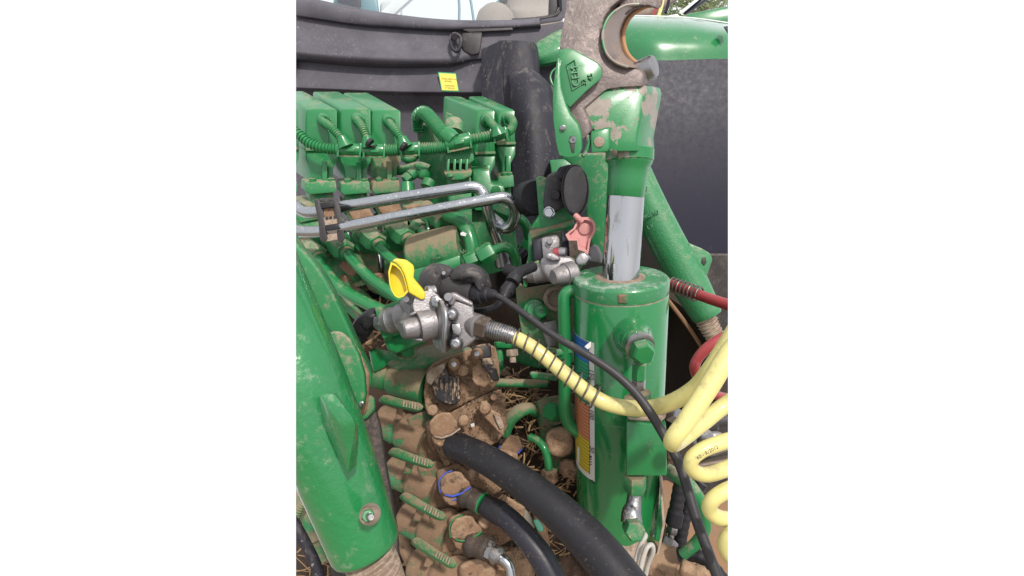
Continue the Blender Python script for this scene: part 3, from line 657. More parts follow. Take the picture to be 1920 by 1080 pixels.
pipe((815, 405), [(838, 402, .90), (860, 412, .885), (875, 430, .875), (884, 455, .87), (887, 480, .87)], 13.5, 'thick green pipe with a white paint chip on its bend', rn=17, d=.93)
b = B().slab([(863, 437), (868, 434), (875, 438), (873, 443), (868, 442), (864, 441)], .8565, (0, 0, .001), 0); part('paint_chip', b, WHITE, ROOTS[-1])
t = thing('hydraulic_pipe', 'green elbow pipe with two hex nuts right of the thick pipe', 'pipe', 'green steel pipes with union nuts')
b = B().tube([(925, 470, .84), (945, 463, .84), (960, 470, .845), (968, 488, .86), (970, 515, .88)], 9.5, 14); part('pipe', b, G, t)
b = B().hex((898, 484, .84), (926, 468, .84), 19); part('hex_nut', b, G, t)
b = B().hex((872, 492, .84), (902, 480, .845), 15); part('hex_nut', b, G, t)
t = thing('hydraulic_pipe', 'green pipe curving away behind the bent steel tube ends', 'pipe', 'green steel pipes with union nuts')
b = B().tube([(950, 400, 1.0), (970, 408, 1.0), (985, 420, 1.01), (992, 445, 1.04)], 9, 14); part('pipe', b, G, t)
b = B().hex((935, 392, 1.0), (958, 402, .99), 13); part('hex_nut', b, GD, t)
for i, pts in enumerate(([(598, 520, .97), (625, 548, .95), (660, 580, .94), (690, 610, .93)], [(672, 505, .96), (700, 530, .94), (722, 548, .93), (750, 562, .92)], [(645, 520, .99), (670, 545, .97), (700, 575, .95), (715, 600, .94)], [(705, 510, .99), (725, 540, .97), (745, 560, .95), (770, 590, .94)])):
    t = thing('hydraulic_pipe', ('lower green pipe under the longest pipe, nearest the lift arm', 'lower green pipe ending at the bracket left of the yellow flap', 'lower green pipe in shade behind the longest pipe', 'lower green pipe in deep shade behind the yellow flap')[i], 'pipe', 'green steel pipes with union nuts')
    b = B().tube(pts, 10, 14); part('pipe', b, GD, t)
    x, y, d = pts[0]; b = B().hex((x - 24, y - 12, d), (x + 4, y + 10, d - .015), 18); part('union_nut', b, GMM, t)
# small spigot
sg = thing('bleed_spigot', 'small green spigot with wire loop above the cast drum', 'fitting')
b = B().hex((778, 420, .95), (790, 430, .94), 14); b.rod((790, 430, .94), (802, 445, .93), 12, 14); part('spigot', b, GD, sg)
b = B().tube([(792, 412, .93), (800, 416, .925), (803, 430, .92), (800, 440, .92)], 3, 8); part('wire_loop', b, G, sg)
b = B().slab([(800, 425), (828, 405), (842, 420), (838, 438), (808, 446)], .95, (0, 0, .03), .003); part('block', b, GM, sg)

# steel tubes
st1 = thing('steel_tube', 'upper zinc plated steel tube bending down at the right end', 'steel tube', 'pair of bent zinc plated tubes')
b = B().tube([(540, 378, .90), (556, 388, .89), (575, 398, .885), (600, 397, .88), (640, 388, .875), (760, 369, .86), (860, 354, .855), (885, 351, .855), (900, 356, .858), (909, 370, .86), (914, 392, .87), (923, 425, .89), (934, 455, .91), (940, 485, .93)], 11, 18, 8)
part('tube', b, ZINC, st1)
b = B().rod((936, 462, .92), (944, 500, .93), 15, 16); part('sleeve', b, STEEL, st1)
st2 = thing('steel_tube', 'lower zinc plated steel tube looping back into a small nut', 'steel tube', 'pair of bent zinc plated tubes')
b = B().tube([(540, 432, .86), (560, 434, .86), (600, 434, .855), (650, 425, .85), (760, 404, .84), (860, 385, .835), (920, 374, .835), (945, 371, .838), (960, 380, .845), (966, 400, .86), (960, 420, .875), (947, 428, .885), (932, 419, .90)], 11, 18, 8)
part('tube', b, ZINC, st2)
b = B().hex((937, 424, .895), (918, 408, .915), 13); part('hex_nut', b, STEEL, st2)
cl = thing('tube_clamp', 'black plastic clamp with tan dust holding both steel tubes', 'clamp')
for x in (0, 33):
    b = B().slab([(588 + x, 374), (597 + x, 372), (604 + x, 385), (611 + x, 420), (614 + x, 448), (606 + x, 455), (600 + x, 450), (597 + x, 415)], .842, (0, 0, .05), .002)
    part('side_band', b, BPD, cl)
for (q, mt, d_) in (([(600, 380), (624, 377), (626, 388), (603, 391)], RUB, .838), ([(603, 392), (628, 388), (631, 406), (606, 410)], BRN, .846), ([(606, 408), (632, 405), (634, 419), (609, 423)], PALE and CREAM, .842),
                    ([(609, 423), (635, 419), (637, 430), (611, 434)], RUB, .838), ([(611, 435), (638, 431), (640, 448), (613, 453)], CREAM, .846)):
    b = B().slab(q, d_, (0, 0, .03), .001); part('crosspiece', b, mt, cl)
b = B()
for x, y in ((613, 409), (620, 408), (628, 407)): b.rod((x, y, .842), (x, y, .8405), 3, 12)
part('hole', b, INK, cl)  # black discs painted for the dark inside the clamp holes
b = B().slab([(600, 372), (630, 370), (634, 376), (592, 380)], .845, (0, 0, .05), .002); part('top_bar', b, BPD, cl)

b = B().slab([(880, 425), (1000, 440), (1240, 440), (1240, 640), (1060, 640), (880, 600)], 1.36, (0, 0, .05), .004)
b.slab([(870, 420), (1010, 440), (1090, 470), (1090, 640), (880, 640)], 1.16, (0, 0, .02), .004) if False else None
solo('shade_backdrop', b, DARK, 'added dark backdrop with painted shade behind the brackets', 'backdrop')  # added dark plate: closes gaps to the sky, shade in its colour
# ============================================================ RIGHT: cylinder with hook, slanting arms
A0, A1 = P(1163, 521, .70), P(1157, 990, .835); AX = (A1 - A0).normalized(); CR = .0690
toc = ((CAM - A0) - AX * (CAM - A0).dot(AX)).normalized(); RI = AX.cross(toc).normalized()
if RI.x < 0: RI = -RI
def cyl(th, t, r=CR):                       # point on the cylinder: th from the side facing us, t metres below its top
    return A0 + AX * t + (toc * math.cos(R(th)) + RI * math.sin(R(th))) * r
def cyt(th, y, r=CR):                       # t at which that line of the cylinder appears at height y
    lo, hi = -.3, .6
    for _ in range(40):
        md = (lo + hi) / 2
        if PX(cyl(th, md, r))[1] < y: lo = md
        else: hi = md
    return lo
LEN = (A1 - A0).length
lc = thing('lift_cylinder', 'upright green hydraulic cylinder with a chrome rod and a coloured scale label', 'hydraulic cylinder')
b = B().lathe(A0 + AX * .0205, A1, [(0, CR * .985), (.004, CR), (.985, CR), (1, CR * .9)], 72, world=True); part('barrel', b, BARREL, lc)
b = B().lathe(A0 - AX * .002, A0 + AX * .0185, [(0, .036), (0, CR * .955), (.12, CR * .99), (.2, CR), (1, CR)], 72, world=True); part('end_cap', b, M('cap_paint', (.003, .165, .042), rough=.3, dust=.38, dustc=(.36, .42, .36), top=.5, film=.1, ds=45, coat=.5), lc)
b = B().lathe(A0 + AX * .0185, A0 + AX * .0205, [(0, CR * .99), (1, CR * .99)], 60, world=True); part('dusty_seam', b, CREAM, lc)
q = cyl(3, .009); b = B().box(q, (.013, .004, .013), (RI, toc, AX), .002); part('wrench_slot', b, GMM, lc)
b = B().lathe(A0 - AX * .0025, A0 + AX * .001, [(0, .034), (.5, .040), (1, .041)], 40, world=True); part('dust_ring', b, CREAM, lc)
TOP = P(1173, 366, .690)
b = B().lathe(A0 + AX * .01, TOP, [(0, .0265), (1, .0265)], 56, world=True); part('rod', b, CHROME, lc)
for t in (.115, .205):
    b = B().lathe(A0 + AX * (t), A0 + AX * (t + .0012), [(0, CR), (.5, CR * 1.004), (1, CR)], 60, world=True, cap=False)
    if t > .2: part('weld_line', b, GC, lc)
# scale label wrapped on the barrel
def patch(th0, th1, y0, y1, r, n=10, k=2):
    v = []; f = []
    t0, t1 = cyt(th0 if False else -31, y0, r), cyt(-31, y1, r)
    for j in range(k + 1):
        for i in range(n + 1): v.append(cyl(th0 + (th1 - th0) * i / n, t0 + (t1 - t0) * j / k, r))
    for j in range(k):
        for i in range(n): a = j * (n + 1) + i; f.append((a, a + 1, a + n + 2, a + n + 1))
    return B().add(v, f)
sc = thing('scale_label', 'blue, green, orange and yellow scale label with numbers on the cylinder', 'label')
part('white_backing', patch(-80, -30, 643, 903, CR + .0003, 14), WHITE, sc)
for y0, y1, mt, nm in ((644, 684, LB, 'blue_band'), (684, 764, LG, 'green_band'), (764, 832, LO, 'orange_band'), (832, 894, LY, 'yellow_band')):
    part(nm, patch(-77, -37.5, y0, y1, CR + .0006, 14), mt, sc)
b = B(); y = 650.
while y < 893:
    p = patch(-77, -37.5, y, y + .9, CR + .0009, 14, 1); b.add(p.v, p.f); y += 6.45 if y > 765 else 6.9
p = patch(-38, -37.2, 644, 894, CR + .0009, 2, 4); b.add(p.v, p.f)
part('scale_lines', b, INK, sc, kind='stuff')
for txt, y in (('150', 703), ('100', 778), ('50', 842), ('0', 898)):
    th = -36; t = cyt(th, y, CR); nrm = (cyl(th, t, 1) - cyl(th, t, 0)).normalized(); tg = nrm.cross(AX).normalized()
    if tg.x < 0: tg = -tg
    o = cyl(th, t + (.014 if len(txt) > 2 else .008) * 0, CR + .0008)
    b = B().text(txt, o + tg * -.001 - AX * (.0105 if len(txt) == 3 else .006 if len(txt) == 2 else .0), AX, tg, .0085, .0002); part('number', b, INK, sc)
t = cyt(-36, 868, CR)
b = B()
for i in range(4):
    o = cyl(-35.5, t - .012 + i * .0048, CR + .0009); nrm = toc; b.box(o, (.0042, .0004, .0032 if i == 0 else .0012), (RI, toc, AX), 0)
part('small_print', b, INK, sc)
b = B().box(cyl(-62, cyt(-62, 853, CR), CR + .0011), (.006, .0006, .03), ((RI * .6 + toc * .8).normalized(), (toc * .6 - RI * .8).normalized(), AX), .0002); part('torn_patch', b, WHITE, sc)
b = B().slab([(1100, 646), (1108, 640), (1108, 650), (1102, 655), (1096, 650)], .647, (0, 0, .001), 0); part('torn_corner', b, WHITE, sc)
# ports and block on the barrel
b = B().lathe((1184, 626, .67), (1193, 642, .595), [(0, 38), (.4, 37), (.7, 33), (.9, 27), (1, 24)], 36); part('port_boss', b, GC, lc)
el = part('port_elbow', B().lathe((1192, 636, .60), (1204, 660, .575), [(0, 22), (.25, 26), (.7, 26), (1, 23)], 26), G, lc)
part('steel_collar', B().lathe((1197, 645, .583), (1201, 652, .576), [(0, 23), (.2, 28), (.8, 28), (1, 23)], 30), STEEL, el)
part('hex_plug', B().lathe((1203, 655, .572), (1209, 666, .556), [(0, 22), (.1, 22), (.9, 20.5), (1, 18)], 6, phase=.3), G, el)
b = B().rod((1199, 664, .60), (1198, 716, .606), 10, 20); b.rod((1199, 680, .598), (1198, 712, .602), 13.5, 6); part('down_pipe', b, GD, lc)
b = B().hex((1198, 708, .606), (1197, 738, .612), 13); part('steel_nut', b, STEEL, lc)
b = B().rod((1207, 735, .60), (1210, 755, .604), 13, 18); b.rod((1190, 745, .61), (1190, 775, .615), 20, 18); part('dusty_union', b, GM, lc)
b = B().slab([(1174, 790), (1249, 797), (1251, 893), (1174, 893)], (.628, 1174, 790, 0, .0001), (2, -34, .075), .003); part('valve_block', b, G, lc)
b = B().slab([(1176, 772), (1205, 764), (1245, 757), (1251, 780), (1240, 792), (1177, 788)], .630, (1, -3, .05), .004); part('dusty_block_top', b, CREAM, lc)
b = B().rod((1250, 770, .65), (1290, 792, .68), 13, 18); b.hex((1252, 771, .645), (1266, 778, .655), 17); part('side_fitting', b, STEEL, lc)
b = B().hex((1245, 850, .67), (1268, 846, .67), 20); part('side_nut', b, BRN, lc)
b = B().hex((1191, 890, .650), (1190, 921, .655), 21); part('lower_nut', b, GM, lc)
b = B().tube([(1190, 915, .665, 12), (1188, 945, .66, 14), (1184, 962, .655, 18), (1184, 980, .65, 20)], None, 20); part('steel_elbow', b, STEEL, lc)
b = B().lathe((1184, 982, .66), (1191, 998, .62), [(0, 18), (.4, 20), (.92, 19), (1, 16)], 6, phase=.2); part('hex_plug', b, GD, lc)
b = B().blob((1150, 990, .80), (.042, .04, .026), 3); part('mud', b, BRN, lc)
b = B().slab([(1086, 985), (1150, 1004), (1225, 1002), (1232, 950), (1236, 965), (1232, 1012), (1160, 1018), (1110, 1004)], .80, (0, 0, .04), .002); part('base_flange', b, GD, lc)
b = B().slab([(1140, 1012), (1215, 1012), (1212, 1090), (1150, 1095), (1138, 1045)], .76, (4, -2, .07), .006); part('clevis_block', b, CREAM, lc)

# guard tube left of the cylinder
gt = thing('guard_tube', 'bent green steel guard tube along the left of the cylinder', 'tube')
b = B().tube([(1082, 545, .71), (1066, 547, .71), (1058, 556, .71), (1057, 575, .712), (1058, 620, .72), (1059, 680, .735), (1059, 740, .75), (1060, 775, .76), (1068, 795, .765), (1085, 810, .77)], 12, 20, 7); part('tube', b, G, gt)
b = B().slab([(1042, 656), (1072, 650), (1074, 662), (1044, 668)], .72, (0, -2, .03), .002); part('bracket', b, GD, gt)

# ---- hook on top
hk = thing('pickup_hook', 'large worn lift hook with chipped green paint on the chrome rod', 'hook')
b = B().lathe((1172, 369, .688), (1180, 300, .680), [(0, 34), (.02, 35), (.5, 36), (.80, 37), (.93, 42), (1, 43)], 44); part('sleeve', b, G, hk)
b = B().lathe((1180, 304, .680), (1181, 278, .678), [(0, 42), (.1, 44.5), (.85, 44.5), (1, 40)], 44); part('sleeve_rim', b, HOOKG, hk)
body = [(1137, 168), (1160, 160), (1207, 158), (1211, 172), (1200, 230), (1194, 262), (1196, 284), (1142, 284), (1139, 262), (1108, 240), (1094, 252), (1070, 208), (1112, 180)]
b = B().slab(body, .640, (37, 5, .060), .0025, 2); part('body', b, HOOKG, hk)
outer = [(1074, -60), (1063, -10), (1057, 35), (1050, 70), (1046, 110), (1044, 150), (1052, 200), (1070, 235), (1094, 262), (1108, 246), (1104, 225), (1094, 205), (1128, 175), (1137, 168), (1165, 164), (1206, 162), (1207, 140), (1200, 130), (1183, 128), (1163, 122), (1146, 112), (1134, 98), (1127, 78), (1126, 55), (1132, 35), (1145, 14), (1160, 2), (1180, -12), (1200, -60)]
b = B().slab(outer, (.636, 1100, 100, 0, 0), (36, 2, .045), .0022, 2); part('hook_plate', b, HOOK, hk)
# throat: polished inner band following the mouth
arc = cr([(1206, 8), (1182, 10), (1160, 22), (1146, 38), (1138, 62), (1140, 86), (1148, 104), (1164, 118), (1186, 126)], 5)
n = len(arc); vs = []; wd = [(34, 22)] * n
for i, (x, y) in enumerate(arc):
    vs += [P(x - 6, y, .628), P(x + 4, y + 1, .634), P(x + 20, y + 1, .650), P(x + 30, y - 1, .668), P(x + 30, y + 6, .69), P(x - 10, y + 6, .66)]
fs = [(i * 6 + j, i * 6 + (j + 1) % 6, (i + 1) * 6 + (j + 1) % 6, (i + 1) * 6 + j) for i in range(n - 1) for j in range(6)]
fs += [tuple(range(6)), tuple((n - 1) * 6 + j for j in range(6))]
b = B().add(vs, fs); part('throat', b, WORN, hk, smooth=60)
b = B().sweep([P(x + 31, y + 1, .664) for x, y in arc], [m(4.2, .66)] * n, 8); part('rust_edge', b, ORNG, hk)
b = B().sweep([P(x - 8, y, .629) for x, y in arc], [m(2.6, .63)] * n, 8); part('painted_edge', b, HOOKG, hk)
b = B().slab([(1160, -30), (1242, -30), (1243, 8), (1236, 18), (1224, 14), (1210, 12), (1190, 18), (1172, 30), (1160, 20)], .645, (2, 2, .03), .004); part('hook_tip', b, HOOK, hk)
b = B().lathe((1190, 139, .665), (1229, 123, .645), [(0, 20), (.85, 21), (.96, 19), (1, 15)], 24); part('steel_peg', b, STEEL, hk)
# shield, locking lever, link
b = B().slab([(1049, 95), (1060, 90), (1076, 93), (1100, 106), (1120, 117), (1128, 126), (1130, 138), (1124, 150), (1098, 172), (1068, 202), (1058, 188), (1052, 160), (1047, 130)], .622, (2, 1, .010), .0014, 2); sh = part('shield_plate', b, GC, hk)
ang = R(11); xd = (P(1076, 113, .61) - P(1082, 165, .61)).normalized(); yd = (P(1063, 118, .61) - P(1078, 113, .61)).normalized()
yd = (yd - xd * yd.dot(xd)).normalized()
zd = .6205
b = B().text('CEM', P(1087, 162, zd), xd, yd, m(14.5, .62), .0026); part('raised_letters', b, G, sh)
b = B()
for p0, p1 in (((1062, 121), (1077, 112)), ((1077, 112), (1088, 160)), ((1088, 160), (1073, 169)), ((1073, 169), (1062, 121))): b.sweep([P(*p0, zd), P(*p1, zd)], [m(1.1, .62)] * 2, 6)
part('letter_frame', b, G, sh)
b = B().text('45', P(1112, 150, zd), xd, yd, m(9.5, .62), .0022); part('raised_letters', b, GD, sh)
b = B().text('32', P(1100, 160, zd), xd, yd, m(9.5, .62), .0022); part('raised_letters', b, GD, sh)
b = B().slab([(1046, 106), (1050, 110), (1051, 140), (1053, 165), (1062, 196), (1070, 215), (1084, 232), (1090, 250), (1091, 280), (1085, 293), (1066, 296), (1048, 292), (1043, 270), (1037, 225), (1036, 180), (1040, 135)], .612, (3, 1, .016), .0018, 2); lv = part('locking_lever', b, G, hk)
b = B().rod((1056, 240, .614), (1055, 240, .608), 5.5, 16); b.hex((1055.5, 240, .609), (1055, 240, .606), 3); part('pin', b, STEEL, lv)
b = B().slab([(1068, 256), (1077, 254), (1078, 270), (1077, 287), (1072, 287), (1068, 270)], .6112, (0, 0, .003), .0008); part('slot', b, INK, lv)  # black patch painted for the dark inside the slot
b = B().coil([(1074, 262, .610), (1074, 262, .6095)], (6, 1.5), 1.6, 2.2); part('spiral_pin', b, STEEL, lv)
b = B().tube([(1042, 128, .612), (1035, 135, .612), (1032, 146, .612), (1036, 158, .612), (1040, 162, .613)], 1.8, 8); part('pull_ring', b, G, hk)
b = B().tube([(1100, 252, .64), (1104, 268, .64), (1098, 286, .64), (1092, 293, .64)], 4, 10); part('curved_link', b, HOOKG, hk)
b = B().slab([(1107, 246), (1145, 237), (1144, 276), (1140, 285), (1108, 287)], .632, (2, 0, .02), .003); part('side_block', b, G, hk)
b = B().rod((1124, 266, .634), (1123, 266, .628), 9.5, 20); part('cover_disc', b, CREAM, hk)
b = B().rod((1152, 287, .644), (1152, 287, .640), 6, 14); part('set_screw', b, DSTEEL, hk)

# ---- slanting cast lift arm on the right with boot
ra = thing('right_lift_arm', 'green cast lift arm slanting down to a cream boot behind the cylinder', 'lift arm')
def arm(path, prof, n=40):
    W = [P(*q[:3]) for q in path]; return W
pts = cr([(1150, 240, .97, 35), (1199, 350, .96, 33), (1249, 450, .95, 33), (1292, 530, .945, 34), (1327, 594, .94, 28)], 8)
b = B().sweep([P(*q[:3]) for q in pts], [m(q[3], q[2]) * (1 if i < len(pts) - 1 else .93) for i, q in enumerate(pts)], 16); part('arm_casting', b, CASTG, ra, smooth=40)
b = B().slab([(1290, 455), (1316, 466), (1331, 475), (1336, 486), (1331, 500), (1325, 518), (1322, 545), (1300, 520)], .925, (0, 0, .02), .003)
part('eye_lug', b, CASTG, ra); b = B().slab([(1316, 483), (1323, 482), (1325, 492), (1320, 499), (1315, 493)], .9238, (0, 0, .003), .0008); part('lug_hole', b, INK, ra)  # lug hole is a black patch, its inner dark painted on
b = B().tube([(1322, 596, .95, 21), (1330, 612, .95, 19), (1346, 640, .95, 17), (1360, 665, .95, 16)], None, 22, corr=(7, .14)); part('bellows_boot', b, CREAM, ra)
o0 = P(1208, 374, .898)
xd = (P(1234, 352, .9) - P(1204, 364, .9)).normalized(); yd = (P(1200, 340, .9) - P(1204, 364, .9)).normalized(); yd = (yd - xd * yd.dot(xd)).normalized()
b = B()
for tx, x, y, h in (('67', 1206, 360, 8), ('0', 1205, 386, 8), ('MF20142', 1204, 412, 7), ('L K', 1214, 430, 7)): b.text(tx, P(x, y, .916), xd, yd, m(h, .9), .004)
part('cast_lettering', b, CASTG, ra)
up = thing('green_upper_link', 'broad green casting behind the chrome rod and the sockets', 'casting')
b = B().slab([(1048, 290), (1140, 285), (1145, 420), (1135, 480), (1120, 500), (1100, 430), (1095, 330), (1060, 300)], (1.0, 1060, 290, -.0006, 0), (6, 0, .08), .008); part('casting', b, GD, up)
b = B().slab([(1030, 300), (1085, 296), (1092, 350), (1060, 480), (1010, 480), (970, 470), (985, 440), (1040, 360)], 1.12, (0, 0, .05), .004); part('gusset', b, G, up)

# ---- left lift arm
la = thing('left_lift_arm', 'large green cast lift arm in the left foreground with a cream wound boot', 'lift arm')
pts = cr([(430, 420, .50, 92), (476, 524, .49, 88), (523, 625, .48, 84), (571, 733, .475, 80), (625, 865, .48, 74), (684, 1022, .49, 64)], 10)
W = [P(*q[:3]) for q in pts]; rr = [m(q[3], q[2]) for q in pts]
T = (W[-1] - W[-2]).normalized(); W += [W[-1] + T * .003, W[-1] + T * .0045]; rr += [rr[-1] * .975, rr[-1] * .90]
b = B().sweep(W, rr, 56); part('arm_casting', b, ARM, la, smooth=60)
fin = [(603, 740), (624, 738), (634, 752), (645, 775), (660, 786), (668, 802), (668, 830), (664, 868), (658, 884), (650, 884), (640, 850), (624, 815), (608, 775)]
bmh = bmesh.new()
for q in ((601, 742, .405), (612, 738, .405), (627, 740, .405), (645, 764, .402), (660, 782, .400), (666, 796, .402), (642, 800, .402), (620, 776, .404),
          (596, 746, .445), (604, 790, .44), (622, 830, .435), (640, 868, .43), (652, 888, .425), (668, 872, .43), (672, 830, .435), (672, 800, .44), (630, 736, .45)): bmh.verts.new(P(*q))
bmesh.ops.convex_hull(bmh, input=bmh.verts[:]); bmh.verts.index_update()
b = B().bev([v.co.copy() for v in bmh.verts], [tuple(v.index for v in f.verts) for f in bmh.faces], .0035, 2); bmh.free(); part('fin', b, ARM, la, smooth=30)
b = B().lathe((694, 964, .445), (688, 967, .425), [(0, 20), (.6, 17), (1, 13)], 24); gf = part('dusty_washer', b, CREAM, la)
part('grease_nut', B().hex((690, 966, .428), (690, 967, .420), 12), G, gf); part('nipple', B().rod((691, 967, .421), (696, 970, .408), 6, 14), STEEL, gf)
b = B().tube([(680, 1020, .50, 48), (700, 1060, .50, 47), (718, 1110, .51, 46)], None, 36, 14, corr=(8.5, .11)); part('wound_boot', b, CREAM, la)
b = B().slab([(586, 822), (600, 814), (608, 822), (606, 838), (592, 848), (582, 842)], .4065, (0, 0, .002), .0006)
# yoke behind the arm
yk = thing('arm_yoke', 'dusty green yoke with a round pin cover behind the left lift arm', 'yoke')
b = B().slab([(540, 430), (562, 462), (590, 492), (612, 525), (640, 580), (664, 634), (686, 680), (698, 704), (697, 722), (690, 735), (668, 700), (640, 650), (600, 600), (560, 560), (530, 520)], (.60, 600, 500, 0, .0001), (14, 5, .05), .006, 3); part('yoke_side', b, GD, yk)
b = B().slab([(606, 590), (640, 596), (668, 640), (694, 702), (690, 770), (680, 784), (650, 770), (600, 700)], .615, (5, 2, .06), .006); part('muddy_hollow_fill', b, BRN, yk, 'brown dirty slab in place of the dark hollow behind the pin cover')  # brown dirt slab, also painted in for the dark of the hollow
b = B().slab([(612, 628), (622, 620), (640, 621), (657, 636), (672, 662), (683, 700), (686, 740), (680, 764), (664, 780), (640, 780), (612, 700)], .575, (6, 2, .02), .005, 3); part('pin_cover', b, GD, yk)
b = B().slab([(660, 770), (692, 738), (703, 745), (704, 768), (690, 784), (676, 790)], .62, (4, 2, .05), .006); part('lower_ear', b, GM, yk)
b = B().slab([(672, 752), (682, 752), (683, 762), (674, 764)], .57, (0, 0, .006), .002); part('stud', b, STEEL, yk)
bd = thing('black_rubber_strip', 'black dusty rubber flap hanging behind the left lift arm', 'rubber flap')
b = B().slab([(676, 788), (704, 770), (712, 800), (722, 870), (733, 930), (744, 1000), (752, 1110), (700, 1110), (690, 950)], .63, (5, 0, .02), .003); part('flap', b, M('dusty_rubber_flap', (.028, .026, .028), rough=.8, dust=.45, dustc=(.20, .15, .12), speck=.6, ds=90, dmax=.6), bd)
b = B().slab([(600, 960), (640, 1050), (664, 1060), (664, 1110), (628, 1110), (612, 1040)], .60, (5, 0, .02), .003); part('flap', b, BPD, bd)
# ============================================================ CENTRE: muddy coupler stack, sockets, hoses
def dish(pts, d, k, depth, thick=.002, c=None):
    "open dish: rim along pts, hollow towards the back"
    cx = sum(p[0] for p in pts) / len(pts); cy = sum(p[1] for p in pts) / len(pts)
    if c: cx, cy = c
    n = len(pts); I = [(cx + (x - cx) * k, cy + (y - cy) * k) for x, y in pts]
    L = [[P(x, y, d) for x, y in pts], [P(x, y, d) for x, y in I], [P(cx + (x - cx) * .93, cy + (y - cy) * .93, d + depth) for x, y in I],
         [P(x, y, d + depth + thick) for x, y in pts]]
    vs = [v for l in L for v in l]; fs = []
    for a, b_ in ((0, 1), (1, 2), (3, 0)):
        for i in range(n): fs.append((a * n + i, a * n + (i + 1) % n, b_ * n + (i + 1) % n, b_ * n + i))
    fs += [tuple(2 * n + i for i in range(n)), tuple(3 * n + i for i in range(n - 1, -1, -1))]
    return B().add(vs, fs)

# soil-covered tray and straw
tray = B().sheet([[(640, 560, 1.06), (760, 560, 1.04), (900, 560, 1.03), (1040, 560, 1.03), (1120, 560, 1.04)],
                  [(640, 680, 1.02), (760, 680, .98), (900, 680, .96), (1040, 680, .96), (1120, 680, .97)],
                  [(560, 820, 1.0), (760, 820, .93), (900, 820, .90), (1040, 820, .90), (1120, 820, .90)],
                  [(560, 960, .98), (760, 960, .92), (900, 960, .89), (1040, 960, .88), (1240, 960, .90)],
                  [(540, 1120, .96), (760, 1120, .90), (900, 1120, .88), (1040, 1120, .86), (1240, 1120, .88)]], .02, 14, 12, bumpy=.030)
solo('soil_covered_tray', tray, SOIL, 'brown soil and dust covering the tray beneath the hoses', 'tray')
def straw(name, zones, label, seed):
    rnd = random.Random(seed); b = B()
    for (x0, y0, x1, y1, d0, d1, n, lmin, lmax) in zones:
        for i in range(n):
            a = rnd.gauss(-.35, .8); L_ = rnd.uniform(lmin, lmax); x = rnd.uniform(x0, x1); y = rnd.uniform(y0, y1); d = rnd.uniform(d0, d1)
            dx, dy = math.cos(a) * L_ / 2, math.sin(a) * L_ / 2; bend = rnd.gauss(0, L_ * .08)
            b.tube([(x - dx, y - dy, d + rnd.uniform(-.012, .012)), (x + bend, y + bend, d), (x + dx, y + dy, d + rnd.uniform(-.012, .012))], rnd.choice((.5, .7, .9, 1.3, 2.0)), 4, 2)
    o = part(name, b, STRAW, None, label, kind='stuff'); o['category'] = 'straw'
straw('straw', [(935, 700, 1010, 790, .85, .90, 80, 14, 60), (955, 790, 1070, 900, .82, .88, 60, 12, 50), (930, 880, 1090, 960, .81, .86, 55, 12, 40),
                (980, 940, 1060, 1060, .82, .87, 45, 10, 35), (560, 900, 620, 1080, .85, .9, 50, 15, 50), (700, 560, 780, 640, .88, .95, 25, 20, 60), (745, 780, 800, 1060, .84, .88, 40, 12, 50)],
      'loose straw stalks strewn over the soil between the hoses', 5)
rnd = random.Random(11); b = B()
for i in range(420):
    x, y, d = rnd.uniform(740, 1090), rnd.uniform(680, 1085), rnd.uniform(.86, .90); r_ = rnd.uniform(.002, .009)
    b.blob((x, y, d), (r_, r_, r_ * .8), i, .5, 5)
o = part('dirt_clods', b, SOIL, None, 'brown dirt clods lying among the straw', kind='stuff'); o['category'] = 'dirt'

# ---- coupler stack
cp_ = thing('coupler_stack', 'stack of mud-caked hydraulic couplers with green release levers', 'hydraulic coupler')
b = B().slab([(724, 680), (758, 660), (818, 642), (884, 650), (878, 664), (842, 672), (800, 684), (744, 690)], .70, (4, 14, .012), .002); part('top_plate', b, M('top_plate_dust', GRN, rough=.6, dust=.66, dustc=(.33, .28, .22), top=.5, film=.25, ds=40), cp_)
b = B().rod((763, 668, .69), (763, 663, .688), 18, 24); wn = part('washer', b, GM, cp_)
part('hex_nut', B().hex((763, 665, .688), (763, 650, .683), 14), GD, wn); part('stud', B().rod((763, 652, .686), (763, 640, .682), 8, 14), GD, wn)
b = B().lathe((700, 694, .735), (800, 724, .715), [(0, 26), (.08, 31), (.3, 31), (.34, 28), (.4, 33), (1, 34)], 28); part('coupler_body', b, GM, cp_)
b = B().slab([(740, 690), (800, 684), (806, 700), (800, 770), (770, 740), (745, 720)], .725, (0, 0, .04), .006); part('corner_casting', b, GM, cp_)
b = B().slab([(806, 765), (850, 800), (872, 880), (900, 980), (925, 1090), (860, 1100), (828, 1000), (806, 910), (790, 820)], .722, (-10, 3, .05), .008, 3); part('spine_casting', b, GMM, cp_)
face = [(800, 694), (812, 680), (840, 668), (885, 652), (915, 643), (930, 650), (936, 680), (938, 710), (925, 730), (880, 752), (832, 778), (808, 781), (798, 770), (794, 735)]
b = B().slab(face, (.690, 800, 700, .00012, 0), (3, 4, .04), .0028, 2); part('face_plate', b, BRN, cp_)
